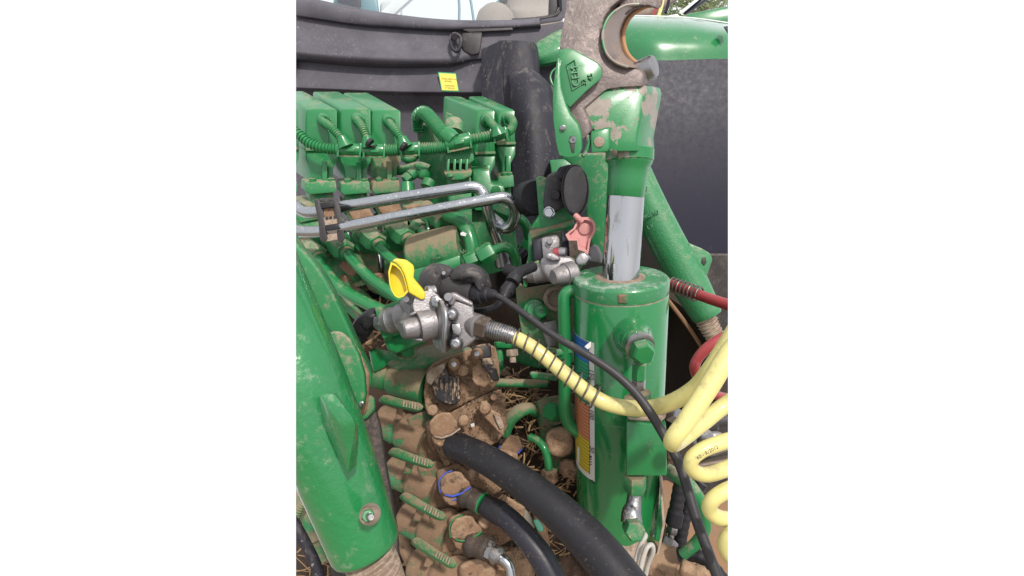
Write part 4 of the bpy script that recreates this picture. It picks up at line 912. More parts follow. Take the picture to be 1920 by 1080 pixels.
def levelbody(k, ox, oy):
    d0 = .73 - .012 * k
    b = B().lathe((714 + ox, 786 + oy, d0 + .03), (800 + ox, 826 + oy, d0 + .0), [(0, 27), (.05, 31), (.42, 31), (.45, 28), (.52, 33), (.9, 34), (1, 32)], 30)
    part('coupler_body', b, (GMM, GMM, GMM, GMM)[k], cp_)
    b = B().slab([(764 + ox, 782 + oy), (800 + ox, 770 + oy), (842 + ox, 792 + oy), (850 + ox, 850 + oy), (836 + ox, 872 + oy), (800 + ox, 868 + oy), (770 + ox, 848 + oy)], d0 - .012, (-8, 4, .05), .003, 2); part('coupler_block', b, GMM, cp_)
    b = B().slab([(800 + ox, 790 + oy), (838 + ox, 776 + oy), (870 + ox, 800 + oy), (868 + ox, 850 + oy), (842 + ox, 862 + oy), (816 + ox, 850 + oy), (804 + ox, 830 + oy)], d0 - .03, (-12, 2, .06), .0045, 2); part('coupler_head', b, BRN, cp_)
for k, (ox, oy) in enumerate(((0, 0), (20, 92), (42, 180), (62, 268))): levelbody(k, ox, oy)
b = B().slab([(812, 790), (848, 770), (905, 742), (938, 728), (948, 752), (952, 800), (935, 826), (900, 850), (862, 872), (838, 880), (818, 845)], (.695, 812, 790, .0001, 0), (3, 4, .05), .003, 2); part('face_plate', b, BRN, cp_)
b = B().slab([(835, 890), (880, 865), (935, 840), (972, 850), (965, 900), (938, 920), (890, 950), (850, 965)], (.715, 835, 890, .0001, 0), (3, 4, .05), .003, 2); part('face_plate', b, BRN, cp_)
b = B().slab([(850, 975), (890, 950), (950, 930), (985, 950), (975, 1000), (930, 1030), (890, 1050), (862, 1050)], (.70, 850, 975, .0001, 0), (3, 4, .05), .003, 2); part('face_plate', b, BRN, cp_)
b = B().slab([(860, 1050), (930, 1020), (1000, 1030), (1010, 1120), (850, 1120)], .72, (0, 0, .05), .012, 3); part('lower_casting', b, BRN, cp_)
for i, (x, y, r) in enumerate(((905, 1065, 24), (945, 1050, 20), (880, 1075, 18), (975, 1000, 16), (868, 1028, 20))):
    b = B().blob((x, y, .70), (m(r, .7), m(r, .7), m(r * .8, .7)), i * 3, .45, 16); part('mud_lump', b, BRN, cp_)
# release levers
LV = M('lever_paint', (.003, .17, .042), rough=.4, dust=.44, dustc=(.31, .21, .14), top=1.3, film=.1, ds=55)
for i, (x0, y0, x1, y1) in enumerate(((716, 748, 788, 763), (734, 846, 808, 870), (755, 929, 830, 968), (776, 1013, 851, 1058))):
    d = .66 - .006 * i
    L_ = Vector((x1 - x0, y1 - y0)); n = L_.length; u = L_ / n; q = Vector((-u.y, u.x)); f = lambda a, c: (x0 + u.x * a + q.x * c, y0 + u.y * a + q.y * c)
    b = B().slab([f(-4, 0), f(0, -8), f(10, -10), f(n * .55, -8), f(n - 4, -8), f(n + 4, -5), f(n + 7, 0), f(n + 4, 6), f(n - 6, 8), f(n * .55, 8), f(10, 7), f(0, 5)], (d, x0, y0, -.0003, 0), (-3, 3, .012), .003, 3)
    lvv = part('release_lever', b, LV, cp_, None if i else 'topmost, cleaner green lever')
    for j in range(6):
        a = n * .56 + j * 5.4; p = f(a, -5.5); p2 = f(a + 1.5, 5.5); dd = d - .0003 * (p[0] - x0) - .0012
        bb = B().sweep([P(p[0], p[1], dd), P(p2[0], p2[1], dd)], [m(1.25, d)] * 2, 6); part('grip_ridge', bb, CREAM, lvv)
    b = B().slab([f(n * .4, 4), f(n * .6, 4), f(n * .6, 30), f(n * .45, 34)], d + .014, (0, 0, .012), .002); part('lever_web', b, GMM, lvv)
# flaps
FB = M('black_flap', (.008, .008, .013), rough=.38, dust=.36, dustc=(.42, .30, .21), film=.015, ds=55, chip=0, dw=.05)
def flap(name, outline, d, mat, edge=None, lip=True, lab=None, pin=None):
    b = B().slab(outline, (d, outline[0][0], outline[0][1], .0001, -.0001), (1, 1, .007), .002, 3); fl = part(name, b, mat, cp_, lab)
    if pin:
        part('hinge_pin', B().lathe((pin[0], pin[1], d + .012), (pin[0] - 1, pin[1] - 1, d - .012), [(0, 11), (.5, 12), (.7, 9), (.72, 11), (.95, 10), (1, 7)], 20), BRN, fl)
        part('pin_screw', B().rod((pin[0] - 1, pin[1] - 1, d - .011), (pin[0] - 1, pin[1] - 1, d - .0135), 5, 12), STEEL if name == 'black_flap' else BRN, fl)
    return fl
ds = .672
f1 = flap('black_flap', [(815, 705), (830, 696), (838, 684), (842, 703), (862, 706), (863, 750), (852, 760), (835, 758), (815, 748), (811, 725)], ds, FB, pin=(852, 684))
for x in (824, 833, 842, 850, 857):
    b = B().sweep([P(x, 707, ds - .001), P(x - 1, 752, ds - .001)], [m(1.5, ds)] * 2, 6); part('flap_rib', b, FB, f1)
flap('dusty_flap', [(799, 702), (808, 690), (822, 684), (836, 678), (834, 690), (824, 702), (814, 712), (808, 722), (800, 716)], ds - .004, CREAM)
f2 = flap('black_flap', [(884, 650), (902, 645), (919, 643), (922, 668), (915, 672), (900, 676), (886, 668)], ds, FB, pin=(895, 664))
flap('black_flap', [(902, 672), (922, 670), (930, 690), (936, 712), (926, 716), (912, 696), (902, 684)], ds - .006, FB)
flap('mud_flap', [(884, 690), (900, 680), (912, 700), (920, 716), (908, 726), (893, 722), (886, 712)], ds - .004, BRN)
part('cast_boss', B().rod((869, 694, ds + .01), (869, 695, ds - .002), 10, 20), BRN, cp_)
part('cast_boss', B().rod((812, 768, ds + .01), (811, 769, ds - .003), 10, 20), BRN, cp_)
part('cast_boss', B().rod((875, 680, ds + .01), (876, 680, ds - .002), 5, 14), BRN, cp_)
# clam flaps (round with a split lip)
def clam(cx, cy, d, edge, k=1., lab=None):
    out = [(cx + k * a, cy + k * b_) for a, b_ in ((-27, -20), (-16, -33), (2, -38), (14, -36), (20, -24), (30, -16), (32, -6), (14, 4), (-4, 10), (-20, 10), (-28, -2))]
    t = part('round_flap', B().slab(out, (d, cx, cy, .0001, 0), (2, 1, .008), .003, 3), BRN if edge is None else BRN, cp_, lab)
    low = [(cx + k * a, cy + k * b_) for a, b_ in ((-24, 8), (-4, 13), (14, 7), (30, -2), (28, 6), (12, 18), (6, 26), (-8, 28), (-18, 22))]
    part('lower_lip', B().slab(low, (d + .004, cx, cy, .0001, 0), (2, 1, .008), .003, 3), BRN, t)
    part('upper_lip', B().slab([(cx + k * a, cy + k * b_) for a, b_ in ((-20, 6), (-4, 9), (14, 3), (31, -9), (32, -5), (15, 7), (-3, 13), (-18, 10))], d - .004, (0, 0, .008), .0015), edge or CREAM, t)
    if edge:
        a1 = [(cx + k * a, cy + k * b_, d - .001) for a, b_ in ((-27, 4), (-29, -6), (-28, -20), (-18, -33), (-4, -38))]
        part('rim_edge', B().tube(a1, 1.3, 6, 5), edge, t)
        part('lip_edge', B().tube([(cx + k * a, cy + k * b_, d - .001) for a, b_ in ((-4, 19), (14, 12), (31, 2), (32, -2))], .9, 6, 4), edge, t)
clam(832, 810, .655, None); clam(852, 920, .648, BLU, .98, 'round flap with bright blue edges'); clam(872, 1004, .645, G, 1.0, 'round flap with a thin green edge')
part('hinge_pin', B().lathe((870, 789, .67), (869, 788, .648), [(0, 10), (.6, 11), (.9, 10), (1, 7)], 20), BRN, cp_)
part('hinge_pin', B().lathe((888, 888, .67), (887, 887, .648), [(0, 10), (.6, 11), (.9, 10), (1, 7)], 20), BRN, cp_)
part('hinge_pin', B().lathe((908, 980, .67), (907, 979, .65), [(0, 10), (.6, 11), (.9, 10), (1, 7)], 20), BRN, cp_)
fr = flap('mud_flap', [(900, 752), (912, 750), (922, 768), (938, 776), (946, 800), (944, 818), (930, 806), (916, 790), (902, 776)], .675, BRN, pin=(910, 766))
part('mud_flap', B().slab([(925, 775), (940, 782), (946, 800), (938, 806), (930, 790)], .668, (0, 0, .006), .002), CREAM, cp_)
bf = part('mud_flap', B().slab([(934, 842), (956, 814), (972, 818), (980, 838), (975, 850), (958, 858), (945, 852)], .74, (1, 1, .01), .003), BRN, cp_, 'mud flap with worn blue edges')
part('blue_edge', B().tube([(958, 857, .738), (968, 852, .738), (979, 842, .738)], 1.3, 6), BLU, bf); part('blue_edge', B().tube([(932, 845, .738), (938, 835, .738)], 1.3, 6), BLU, bf)
part('green_edge', B().tube([(966, 945, .74), (978, 938, .74), (990, 932, .74)], 1.4, 6), G, cp_)
part('small_mark', B().slab([(882, 795), (889, 793), (890, 799), (884, 801)], .689, (0, 0, .001), 0), WHITE, cp_)

b = B(); rnd = random.Random(21)
def crumb(x, y, d):
    s_ = rnd.choice((.0007, .001, .0014, .002)); c = P(x, y, d); vs = [c + Vector((rnd.gauss(0, 1), rnd.gauss(0, 1), rnd.gauss(0, 1))).normalized() * s_ for _ in range(5)]
    b.add(vs, [(0, 1, 2), (0, 2, 3), (0, 3, 4), (1, 2, 4), (2, 3, 4), (0, 1, 4)])
for i in range(700):
    k = rnd.random(); x = 800 + 150 * k + rnd.gauss(0, 6); crumb(x, rnd.uniform(785 - 55 * k, 850 - 20 * k), .692 + .0001 * (x - 812) + rnd.uniform(-.004, .004))
for i in range(500): x = rnd.uniform(805, 930); crumb(x, rnd.uniform(700, 760), .688 + .00012 * (x - 800) + rnd.uniform(-.003, .003))
for i in range(600): x = rnd.uniform(850, 990); crumb(x, rnd.uniform(870, 1050), .712 + rnd.uniform(-.008, .004))
part('dirt_crumbs', b, M('dirt_crumb', (.13, .082, .052), rough=.95, var=.6), cp_, kind='stuff')
for x, y in ((925, 745), (940, 800), (838, 868), (955, 855), (945, 935)): part('plate_bolt', B().rod((x, y, .70), (x, y, .684), 6, 12), BRN, cp_)
# ---- hoses out of the stack
th = thing('thick_black_hose', 'thick black rubber hose curving down from the coupler stack', 'hose')
b = B().tube([(850, 835, .66, 24), (880, 846, .64, 26), (930, 872, .61, 28), (985, 910, .585, 31), (1040, 953, .56, 34), (1090, 1000, .54, 38), (1135, 1050, .52, 41), (1180, 1110, .50, 44)], None, 36, 10); part('hose', b, RUB, th)
b = B().lathe((846, 833, .668), (866, 841, .655), [(0, 18), (.1, 24), (.9, 27), (1, 26)], 28); part('end_ferrule', b, RUB, th)
h2 = thing('black_hose', 'middle black hose with a green ring leaving the blue-edged flap', 'hose')
b = B().lathe((866, 925, .66), (905, 944, .645), [(0, 14), (.06, 20), (.3, 23), (.42, 19), (.5, 21), (.9, 21), (1, 18)], 24); part('dirty_coupler', b, M('oily_dirt', (.03, .026, .024), rough=.6, dust=.33, bump=1., dustc=MUD, ds=60), h2)
b = B().lathe((903, 942.5, .646), (906, 944.5, .6445), [(0, 20.5), (1, 20.5)], 24); part('green_ring', b, G, h2)
b = B().lathe((907, 945, .644), (942, 965, .632), [(0, 18), (.1, 21), (.95, 22), (1, 20)], 26); part('ferrule', b, RUB, h2)
b = B().tube([(935, 960, .635, 20), (958, 978, .625, 21), (990, 1012, .61, 22), (1018, 1050, .60, 24), (1048, 1110, .59, 25)], None, 30, 10); part('hose', b, RUBB, h2)
h3 = thing('steel_pipe_coupler', 'oily coupler with bare steel nuts and a bent steel pipe at the bottom', 'coupler')
b = B().lathe((878, 1014, .655), (918, 1030, .64), [(0, 16), (.06, 22), (.3, 24), (.5, 22), (.9, 22), (1, 18)], 24); part('dirty_coupler', b, bpy.data.materials['oily_dirt'], h3)
b = B().hex((908, 1026, .642), (925, 1036, .635), 17); part('hex_nut', b, STEEL, h3)
b = B().lathe((924, 1035, .636), (940, 1046, .63), [(0, 15), (.3, 17), (.7, 17), (1, 12)], 24); part('collar', b, STEEL, h3)
b = B().tube([(936, 1044, .632), (948, 1052, .628), (957, 1068, .625), (962, 1110, .62)], 9, 18); part('bent_pipe', b, ZINC, h3)
for pts, r, lab in (([(752, 990, .83), (758, 1020, .82), (775, 1060, .81), (790, 1110, .80)], 13, 'mud-covered hose under the third green lever'), ([(790, 1030, .83), (800, 1060, .82), (812, 1110, .81)], 11, 'mud-covered hose under the lowest green lever'),
                    ([(1008, 960, .83), (1018, 1000, .82), (1022, 1040, .82), (1018, 1100, .82)], 10, 'muddy thin hose between the two black hoses')):
    solo('muddy_hose', B().tube(pts, r, 16), BRN, lab, 'hose', 'mud covered hoses')
b = B().blob((955, 1010, .76), (.03, .02, .045), 4, .5, 18)
solo('crumpled_rag', B().sheet([[(965, 960, .78), (985, 955, .77), (1000, 975, .78)], [(958, 1000, .765), (985, 1000, .755), (1004, 1010, .77)], [(960, 1050, .77), (985, 1055, .76), (1005, 1040, .78)]], .004, 8, 8, bumpy=.012),
     M('grey_rag', (.20, .19, .16), rough=.8, dust=.4, film=.2), 'crumpled grey dirty rag below the middle black hose', 'rag')
solo('turquoise_cap', B().slab([(998, 975), (1008, 972), (1018, 985), (1018, 998), (1008, 996)], .765, (1, 1, .01), .003), M('turquoise', (.10, .45, .32), rough=.5, dust=.3), 'small turquoise plastic scrap right of the black hose', 'plastic scrap')

# ---- aluminium coupling with yellow flap
br = thing('coupling_bracket', 'green steel bracket plate carrying the yellow-flap coupling', 'bracket')
b = B().slab([(702, 578), (745, 563), (820, 535), (850, 528), (852, 560), (800, 600), (752, 625), (718, 636), (712, 620)], .645, (3, 2, .006), .002); part('face_plate', b, GD, br)
b = B().slab([(717, 636), (752, 624), (800, 612), (800, 640), (745, 662), (730, 660)], .66, (6, 4, .03), .004); part('lower_fold', b, G, br)
b = B().slab([(776, 505), (800, 500), (862, 478), (864, 500), (800, 530), (776, 540)], .69, (0, 0, .006), .002); part('rear_plate', b, G, br)
b = B().slab([(690, 650), (745, 662), (760, 665), (720, 690), (700, 700)], .70, (0, 0, .04), .006); part('shadowed_leg', b, G, br)
ac = thing('trailer_brake_coupling', 'cast aluminium brake coupling with a raised yellow flap', 'coupling')
b = B().hex((712, 606, .655), (724, 603, .645), 17); part('base_nut', b, STEEL, ac)
b = B().lathe((722, 604, .648), (778, 590, .63), [(0, 19), (.05, 23), (.2, 24), (.24, 26), (.30, 24), (.5, 25), (.55, 27), (.6, 25), (1, 27)], 32); part('barrel', b, ALU, ac)
b = B().slab([(746, 566), (762, 558), (800, 552), (836, 560), (836, 620), (800, 640), (775, 642), (762, 600)], .612, (0, 0, .05), .007, 3); part('housing', b, ALU, ac)
b = B().lathe((798, 578, .62), (802, 572, .585), [(0, 30), (.7, 29), (.8, 26), (1, 26)], 28); part('round_cover', b, ALU, ac)
b = B().slab([(757, 558), (762, 547), (774, 545), (784, 548), (794, 562), (780, 568), (768, 572), (758, 568)], .598, (2, -2, .02), .004, 3); part('hinge_lobe', b, ALU, ac)
b = B().rod((763, 561, .602), (762, 561, .594), 6.5, 14); part('screw', b, STEEL, ac)
b = B().lathe((753, 619, .578), (812, 606, .60), [(0, 14), (.04, 17), (.3, 20), (.42, 22), (.44, 20), (.5, 20)], 32); cpn = part('end_cap', b, ALU, ac)
b = B().lathe((783, 612, .588), (816, 604, .598), [(0, 26), (0, 30), (.06, 31), (.9, 31), (1, 28)], 36, cap=True); part('ring_collar', b, ALU, ac)
for a in range(6):
    g = R(60 * a + 15); x = 777 + 3 * math.cos(g); b = B().slab([(774 + 21 * math.cos(g) - 2, 614 + 24 * math.sin(g) - 2), (786 + 24 * math.cos(g) - 2, 611 + 27 * math.sin(g) - 2), (786 + 24 * math.cos(g) + 2, 611 + 27 * math.sin(g) + 2), (774 + 21 * math.cos(g) + 2, 614 + 24 * math.sin(g) + 2)], .578, (0, 0, .012), .001)
    part('rib', b, ALU, cpn)
b = B().rod((799, 549, .598), (816, 546, .604), 12, 24); b.lathe((799, 549, .598), (806, 548, .6), [(0, 9), (.3, 13), (1, 13)], 24); part('pivot_knob', b, STEEL, ac)
yp = [(742, 484), (762, 487), (776, 498), (777, 508), (775, 521), (784, 532), (792, 541), (798, 550), (797, 561), (790, 562), (780, 549), (770, 546), (760, 552), (750, 559), (742, 557), (735, 546), (730, 533), (728, 510), (732, 490)]
yp2 = [(734, 490), (742, 484), (752, 487), (762, 500), (770, 520), (773, 540), (768, 548), (758, 556), (748, 559), (741, 556), (734, 545), (730, 531), (728, 510)]
yb = [(733, 491), (742, 495), (751, 504), (757, 516), (762, 533), (765, 547), (757, 556), (747, 559), (740, 555), (734, 545), (730, 532), (728, 510)]
b = B().slab([(742, 484), (762, 487), (776, 498), (777, 508), (775, 521), (784, 532), (792, 541), (798, 550), (797, 561), (790, 563), (782, 558), (766, 549), (763, 534), (758, 516), (751, 502), (742, 493), (734, 490)], (.570, 742, 484, .0002, 0), (1, 0, .022), .003, 3); part('yellow_flap_arm', b, YC, ac)
b = dish(yb, .5715, .86, .014, c=(749, 529)); part('yellow_flap_bowl', b, YC, ac, smooth=50)
b = B().sheet([[(806, 574, .592), (814, 566, .586), (824, 562, .576), (834, 566, .576), (842, 574, .590)], [(806, 592, .592), (816, 588, .588), (828, 584, .566), (840, 584, .566), (847, 592, .590)],
               [(809, 616, .592), (818, 614, .588), (829, 611, .564), (841, 611, .564), (848, 615, .59)], [(811, 640, .592), (818, 642, .588), (828, 640, .566), (838, 640, .568), (846, 642, .59)], [(820, 654, .594), (825, 658, .588), (831, 661, .574), (838, 660, .576), (845, 655, .59)]], .004, 6, 6)
part('wavy_steel_plate', b, STEEL, ac)
b = B().slab([(805, 562), (809, 554), (819, 553), (829, 561), (842, 572), (838, 578), (820, 578), (808, 576)], .578, (1, 0, .008), .003, 3); part('steel_lobe', b, STEEL, ac); part('rivet', B().rod((819, 564, .579), (819, 564, .574), 4.5, 12), STEEL, ac)
b = B().slab([(843, 572), (852, 562), (888, 570), (889, 590), (896, 600), (894, 636), (880, 648), (858, 660), (845, 652)], .585, (3, -2, .05), .006, 3); part('rear_block', b, ALU, ac)
b = B().slab([(836, 556), (842, 550), (852, 548), (888, 568), (886, 576), (854, 562), (850, 574), (840, 572)], .582, (3, -2, .045), .003, 3); part('block_arm', b, ALU, ac)
for x, y in ((847, 589), (855, 643)):
    b = B().lathe((x + 2, y, .586), (x - 1, y + 1, .566), [(0, 13), (.5, 13), (.75, 12), (.95, 9), (1, 6), (1, 4.5), (.8, 4.5)], 24); part('cap_screw', b, STEEL, ac)
b = B().rod((842, 557, .584), (840, 557, .574), 8, 18); part('cap_screw', b, STEEL, ac)
b = B().slab([(846, 608), (862, 606), (866, 622), (862, 630), (848, 626)], .572, (0, 0, .015), .002); part('steel_tab', b, STEEL, ac)
b = B().rod((882, 608, .60), (900, 614, .59), 24, 30); part('outlet_boss', b, ALU, ac)
b = B().lathe((894, 611, .594), (918, 618, .586), [(0, 20), (.1, 23), (.9, 23), (1, 20)], 6, phase=.3); part('brown_hex_nut', b, DSTEEL, ac)

# ---- yellow coil hose with its spring
yh = thing('yellow_coil_hose', 'yellow coiled air hose looping in front of the cylinder', 'air hose')
b = B().tube([(915, 617, .586, 17), (935, 622, .583, 17.5), (958, 629, .581, 17), (968, 632, .58, 14)], None, 22, corr=(4, .12)); part('threaded_end', b, STEEL, yh)
Y1 = [(955, 627, .581, 13), (1000, 652, .575, 13.5), (1050, 693, .57, 14), (1108, 740, .565, 14.5), (1150, 760, .56, 14.5), (1205, 766, .55, 15), (1255, 756, .535, 15.5), (1303, 728, .51, 16), (1333, 692, .49, 16.5), (1361, 650, .48, 17), (1395, 600, .47, 18), (1420, 600, .45, 18), (1400, 625, .445, 18),
      (1364, 668, .44, 19), (1330, 724, .435, 18.5), (1288, 788, .43, 17.5), (1264, 820, .43, 16.5), (1262, 832, .445, 16), (1280, 822, .47, 15), (1318, 792, .49, 15), (1362, 758, .50, 15), (1420, 730, .49, 16), (1440, 780, .46, 16), (1400, 815, .44, 15),
      (1355, 829, .43, 14.5), (1318, 843, .425, 14), (1297, 861, .425, 13.5), (1298, 880, .43, 13.5), (1322, 890, .44, 14), (1360, 880, .45, 14.5), (1420, 856, .45, 16), (1440, 890, .44, 16), (1400, 906, .43, 15), (1362, 920, .425, 14.5), (1337, 936, .425, 14), (1330, 953, .43, 14), (1342, 968, .435, 14.5), (1370, 973, .445, 14.5),
      (1420, 958, .45, 16), (1430, 978, .44, 16), (1395, 990, .43, 14.5), (1369, 1003, .43, 14.5), (1360, 1024, .435, 14.5), (1376, 1046, .44, 15), (1420, 1052, .44, 15)]
b = B().tube(Y1, None, 28, 9); hs = part('hose', b, YH, yh)
b = B().coil([(955, 626, .581), (1000, 652, .575), (1050, 693, .57), (1115, 744, .565)], (18, 22), 1.7, 10); part('kink_spring', b, SPR, yh)
b = B().coil([(1108, 739, .565), (1122, 748, .563)], 22, 1.7, 1.6); part('kink_spring', b, SPR, yh)
xd = (P(1358, 830, .40) - P(1300, 862, .40)).normalized(); yd = (P(1322, 830, .40) - P(1330, 850, .40)); yd = (yd - xd * yd.dot(xd)).normalized()
b = B().text('60 - R/2012', P(1308, 862, .4065), xd, yd, m(7, .41), .0003); part('printed_text', b, DSTEEL, yh)

# ---- black electric plug, socket and cable
ps = thing('black_trailer_socket', 'round black trailer socket with its lid open over the plug', 'socket')
b = B().lathe((812, 528, .665), (842, 536, .64), [(0, 34), (.15, 37), (.6, 37), (.75, 34), (1, 30)], 36); part('socket_body', b, BPD, ps)
b = B().slab([(812, 508), (838, 500), (850, 505), (845, 520), (822, 527)], .628, (2, -2, .02), .004, 3); part('hinge_block', b, BPD, ps)
b = B().rod((832, 512, .632), (832, 512, .622), 4, 12); part('hinge_pin', b, STEEL, ps)
b = B().lathe((842, 540, .645), (893, 551, .62), [(0, 28), (.3, 29), (.4, 27), (.9, 27), (1, 25)], 32); part('plug_shell', b, BPD, ps)
b = B().sheet([[(846, 508, .64), (862, 496, .62), (885, 494, .615), (905, 503, .62), (916, 515, .64)], [(844, 516, .625), (862, 508, .605), (885, 505, .60), (906, 512, .605), (919, 526, .625)],
               [(850, 524, .615), (866, 520, .60), (885, 517, .595), (905, 524, .60), (921, 538, .62)], [(860, 526, .615), (870, 526, .605), (885, 524, .60), (900, 545, .60), (912, 542, .615)]], .006, 6, 6); part('open_lid', b, BPD, ps)
b = B().lathe((892, 551, .618), (932, 553, .600), [(0, 20), (.1, 21), (.35, 19), (.4, 15), (.6, 14), (.65, 11), (.9, 9), (1, 6)], 24); part('cable_gland', b, RUB, ps)
cb = thing('black_cable', 'black electric cable running diagonally across the cylinder to the bottom right', 'cable')
b = B().tube([(926, 552, .602, 5.5), (945, 562, .595, 6), (985, 590, .58, 6.5), (1040, 630, .565, 7), (1100, 665, .55, 7.5), (1150, 698, .54, 8), (1190, 735, .53, 8.5), (1222, 778, .52, 9), (1250, 825, .51, 9), (1274, 870, .50, 9.5), (1290, 920, .49, 9.5), (1306, 975, .48, 10), (1326, 1030, .47, 10), (1352, 1100, .46, 10.5)], None, 18, 10); part('sheath', b, ROPE, cb)
b = B().lathe((1308, 988, .466), (1318, 1018, .465), [(0, 9), (.5, 11), (1, 9)], 14); part('frayed_tape', b, CREAM, cb) if False else None
c2 = thing('wrinkled_black_conduit', 'wrinkled black conduit curving up from the socket to the red coupling', 'conduit')
b = B().tube([(885, 584, .66, 7), (905, 583, .655, 7), (928, 576, .65, 7), (942, 562, .65, 8), (950, 545, .66, 12), (962, 528, .67, 12), (972, 512, .69, 11), (1000, 500, .72, 10)], None, 18, 10); part('cable', b, RUB, c2)
for (x, y, x2, y2) in ((948, 550, 953, 541), (960, 530, 966, 520)): part('tape_wrap', B().rod((x, y, .66), (x2, y2, .665), 14, 14), RUB, c2)
c3 = thing('tape_wrapped_loom', 'tape wrapped black wiring bundle left of the green bracket', 'wiring')
b = B().tube([(708, 592, .67, 13), (694, 598, .67, 17), (682, 610, .675, 19), (676, 628, .685, 17), (684, 640, .69, 10)], None, 16, 6)
for i in range(len(b.v)): b.v[i] = b.v[i] + Vector((1, 1, 1)) * (.004 * mnoise.noise(b.v[i] * 90))
part('wrapped_loom', b, RUB, c3, smooth=20)
b = B().blob((688, 640, .70), (.016, .015, .014), 8, .5); part('mud', b, BRN, c3)

# ---- red coupling, sockets and brackets left of the cylinder
sb = thing('socket_bracket', 'green folded bracket holding the black socket and the red-flap coupling', 'bracket')
b = B().slab([(1004, 333), (1012, 329), (1060, 345), (1092, 380), (1084, 405), (1072, 415), (1017, 433), (1012, 430)], .81, (2, 1, .006), .002); part('upper_plate', b, GD, sb)
b = B().slab([(991, 434), (1016, 429), (1076, 412), (1078, 422), (1000, 447), (994, 450)], .80, (2, -5, .05), .003); part('dusty_shelf', b, GM, sb)
b = B().slab([(990, 436), (996, 440), (1000, 480), (1000, 500), (984, 505), (990, 480)], .80, (2, 0, .02), .002); part('lower_plate', b, GD, sb)
b = B().slab([(978, 500), (1010, 487), (1012, 496), (986, 508), (988, 538), (981, 538)], .765, (2, 1, .008), .002); part('front_tab', b, GD, sb)
b = B().slab([(1000, 440), (1080, 430), (1110, 470), (1080, 520), (1000, 520)], .86, (0, 0, .01), .002); part('back_plate', b, GM, sb)
rs = thing('upper_black_socket', 'black round socket with a ribbed grey lid on the green bracket', 'socket')
b = B().lathe((988, 372, .86), (1006, 370, .82), [(0, 24), (.1, 32), (.9, 33), (1, 30)], 36); part('ring_nut', b, RUB, rs)
for i in range(15):
    g = R(i * 24); b = B().rod((984 + 0 * i, 372, .868), (984.1, 372, .868), 1, 4) if False else B().lathe((987 + 32 * math.cos(g) * .45, 372 + 33 * math.sin(g), .862 - .012 * math.cos(g)), (1003 + 32 * math.cos(g) * .45, 370 + 33 * math.sin(g), .838 - .012 * math.cos(g)), [(0, 2.2), (1, 2.2)], 6)
    part('grip_rib', b, RUB, rs)
b = B().slab([(1024, 330), (1050, 318), (1062, 330), (1064, 380), (1050, 396), (1022, 404), (1018, 380)], .785, (2, -2, .03), .006, 3); part('socket_body', b, BPD, rs)
b = B().lathe((1076, 357, .795), (1080, 357, .765), [(0, 22), (.5, 24), (.55, 25), (.9, 25), (1, 20)], 28)
C_ = P(1078, 357, .78); b.v = [C_ + RT * ((v - C_).dot(RT)) + FWD * ((v - C_).dot(FWD)) + UP * ((v - C_).dot(UP) * 1.9) for v in b.v]
ld = part('oval_lid', b, M('grey_lid', (.09, .085, .09), rough=.6, dust=.5, dustc=(.24, .22, .22), film=.3, ds=60, streak=.6), rs)
part('lid_hinge', B().slab([(1044, 326), (1052, 312), (1066, 308), (1086, 308), (1092, 316), (1088, 328), (1066, 334), (1050, 338)], .768, (2, 1, .03), .005, 3), RUB, rs)
part('lid_rim', B().sweep([P(1078 + 24 * math.cos(R(a)), 357 + 46 * math.sin(R(a)), .7655) for a in range(0, 361, 15)], [m(2.2, .765)] * 25, 8), RUB, ld)
b = B().rod((1043, 365, .785), (1041, 366, .768), 9, 18); part('lid_screw', b, RUB, rs)
b = B().rod((1056, 322, .79), (1054, 321, .77), 9, 18); part('hinge_screw', b, RUB, rs)
b = B().rod((1031, 398, .80), (1030, 398, .782), 11, 20); b.hex((1030, 398, .784), (1028.5, 398.5, .770), 9.5); part('zinc_bolt', b, ZINC, rs)
rc = thing('red_flap_coupling', 'cast aluminium coupling with a raised faded red flap behind the cylinder', 'coupling')
b = B().slab([(998, 450), (1012, 446), (1030, 445), (1032, 486), (1000, 492)], .775, (2, -2, .03), .004); part('black_connector', b, RUBB, rc)
b = B().slab([(1014, 446), (1044, 440), (1050, 446), (1050, 484), (1018, 490)], .768, (2, -2, .03), .004); part('grey_plate', b, ALU, rc)
b = B().rod((1031, 452, .77), (1031, 452, .758), 6, 16); part('socket_screw', b, STEEL, rc)
b = B().slab([(1051, 432), (1056, 430), (1068, 470), (1066, 486), (1054, 486)], .765, (8, -1, .05), .002); part('dark_upright', b, BNAVY, rc)
b = B().slab([(1066, 450), (1081, 450), (1083, 478), (1068, 484)], .765, (0, 0, .02), .002); part('dusty_upright', b, CREAM, rc)
pk = [(1076, 402), (1084, 400), (1090, 407), (1103, 407), (1113, 413), (1117, 422), (1116, 434), (1111, 444), (1107, 452), (1104, 470), (1102, 479), (1096, 472), (1084, 468), (1082, 451), (1066, 451), (1060, 440), (1075, 428), (1081, 416), (1077, 409)]
b = dish(pk, .735, .80, .008, c=(1093, 434)); fl_ = part('red_flap', b, PINK, rc, smooth=50)
b = B().rod((1096, 429, .745), (1096, 429, .738), 10.5, 24); part('flap_disc', b, PINK, fl_)
b = B().tube([(1078, 403, .733), (1084, 409, .731), (1091, 416, .733)], 5, 12); part('flap_tab', b, PINK, fl_)
b = B().lathe((990, 516, .765), (1050, 505, .75), [(0, 13), (.05, 16), (.2, 17), (.22, 19), (.3, 18), (1, 20)], 28); part('barrel', b, ALU, rc)
b = B().hex((986, 518, .768), (994, 516, .764), 14); part('base_nut', b, STEEL, rc)
b = B().slab([(1012, 486), (1030, 478), (1070, 480), (1084, 490), (1084, 530), (1060, 538), (1030, 530), (1015, 510)], .735, (0, 0, .04), .006, 3); part('housing', b, ALU, rc)
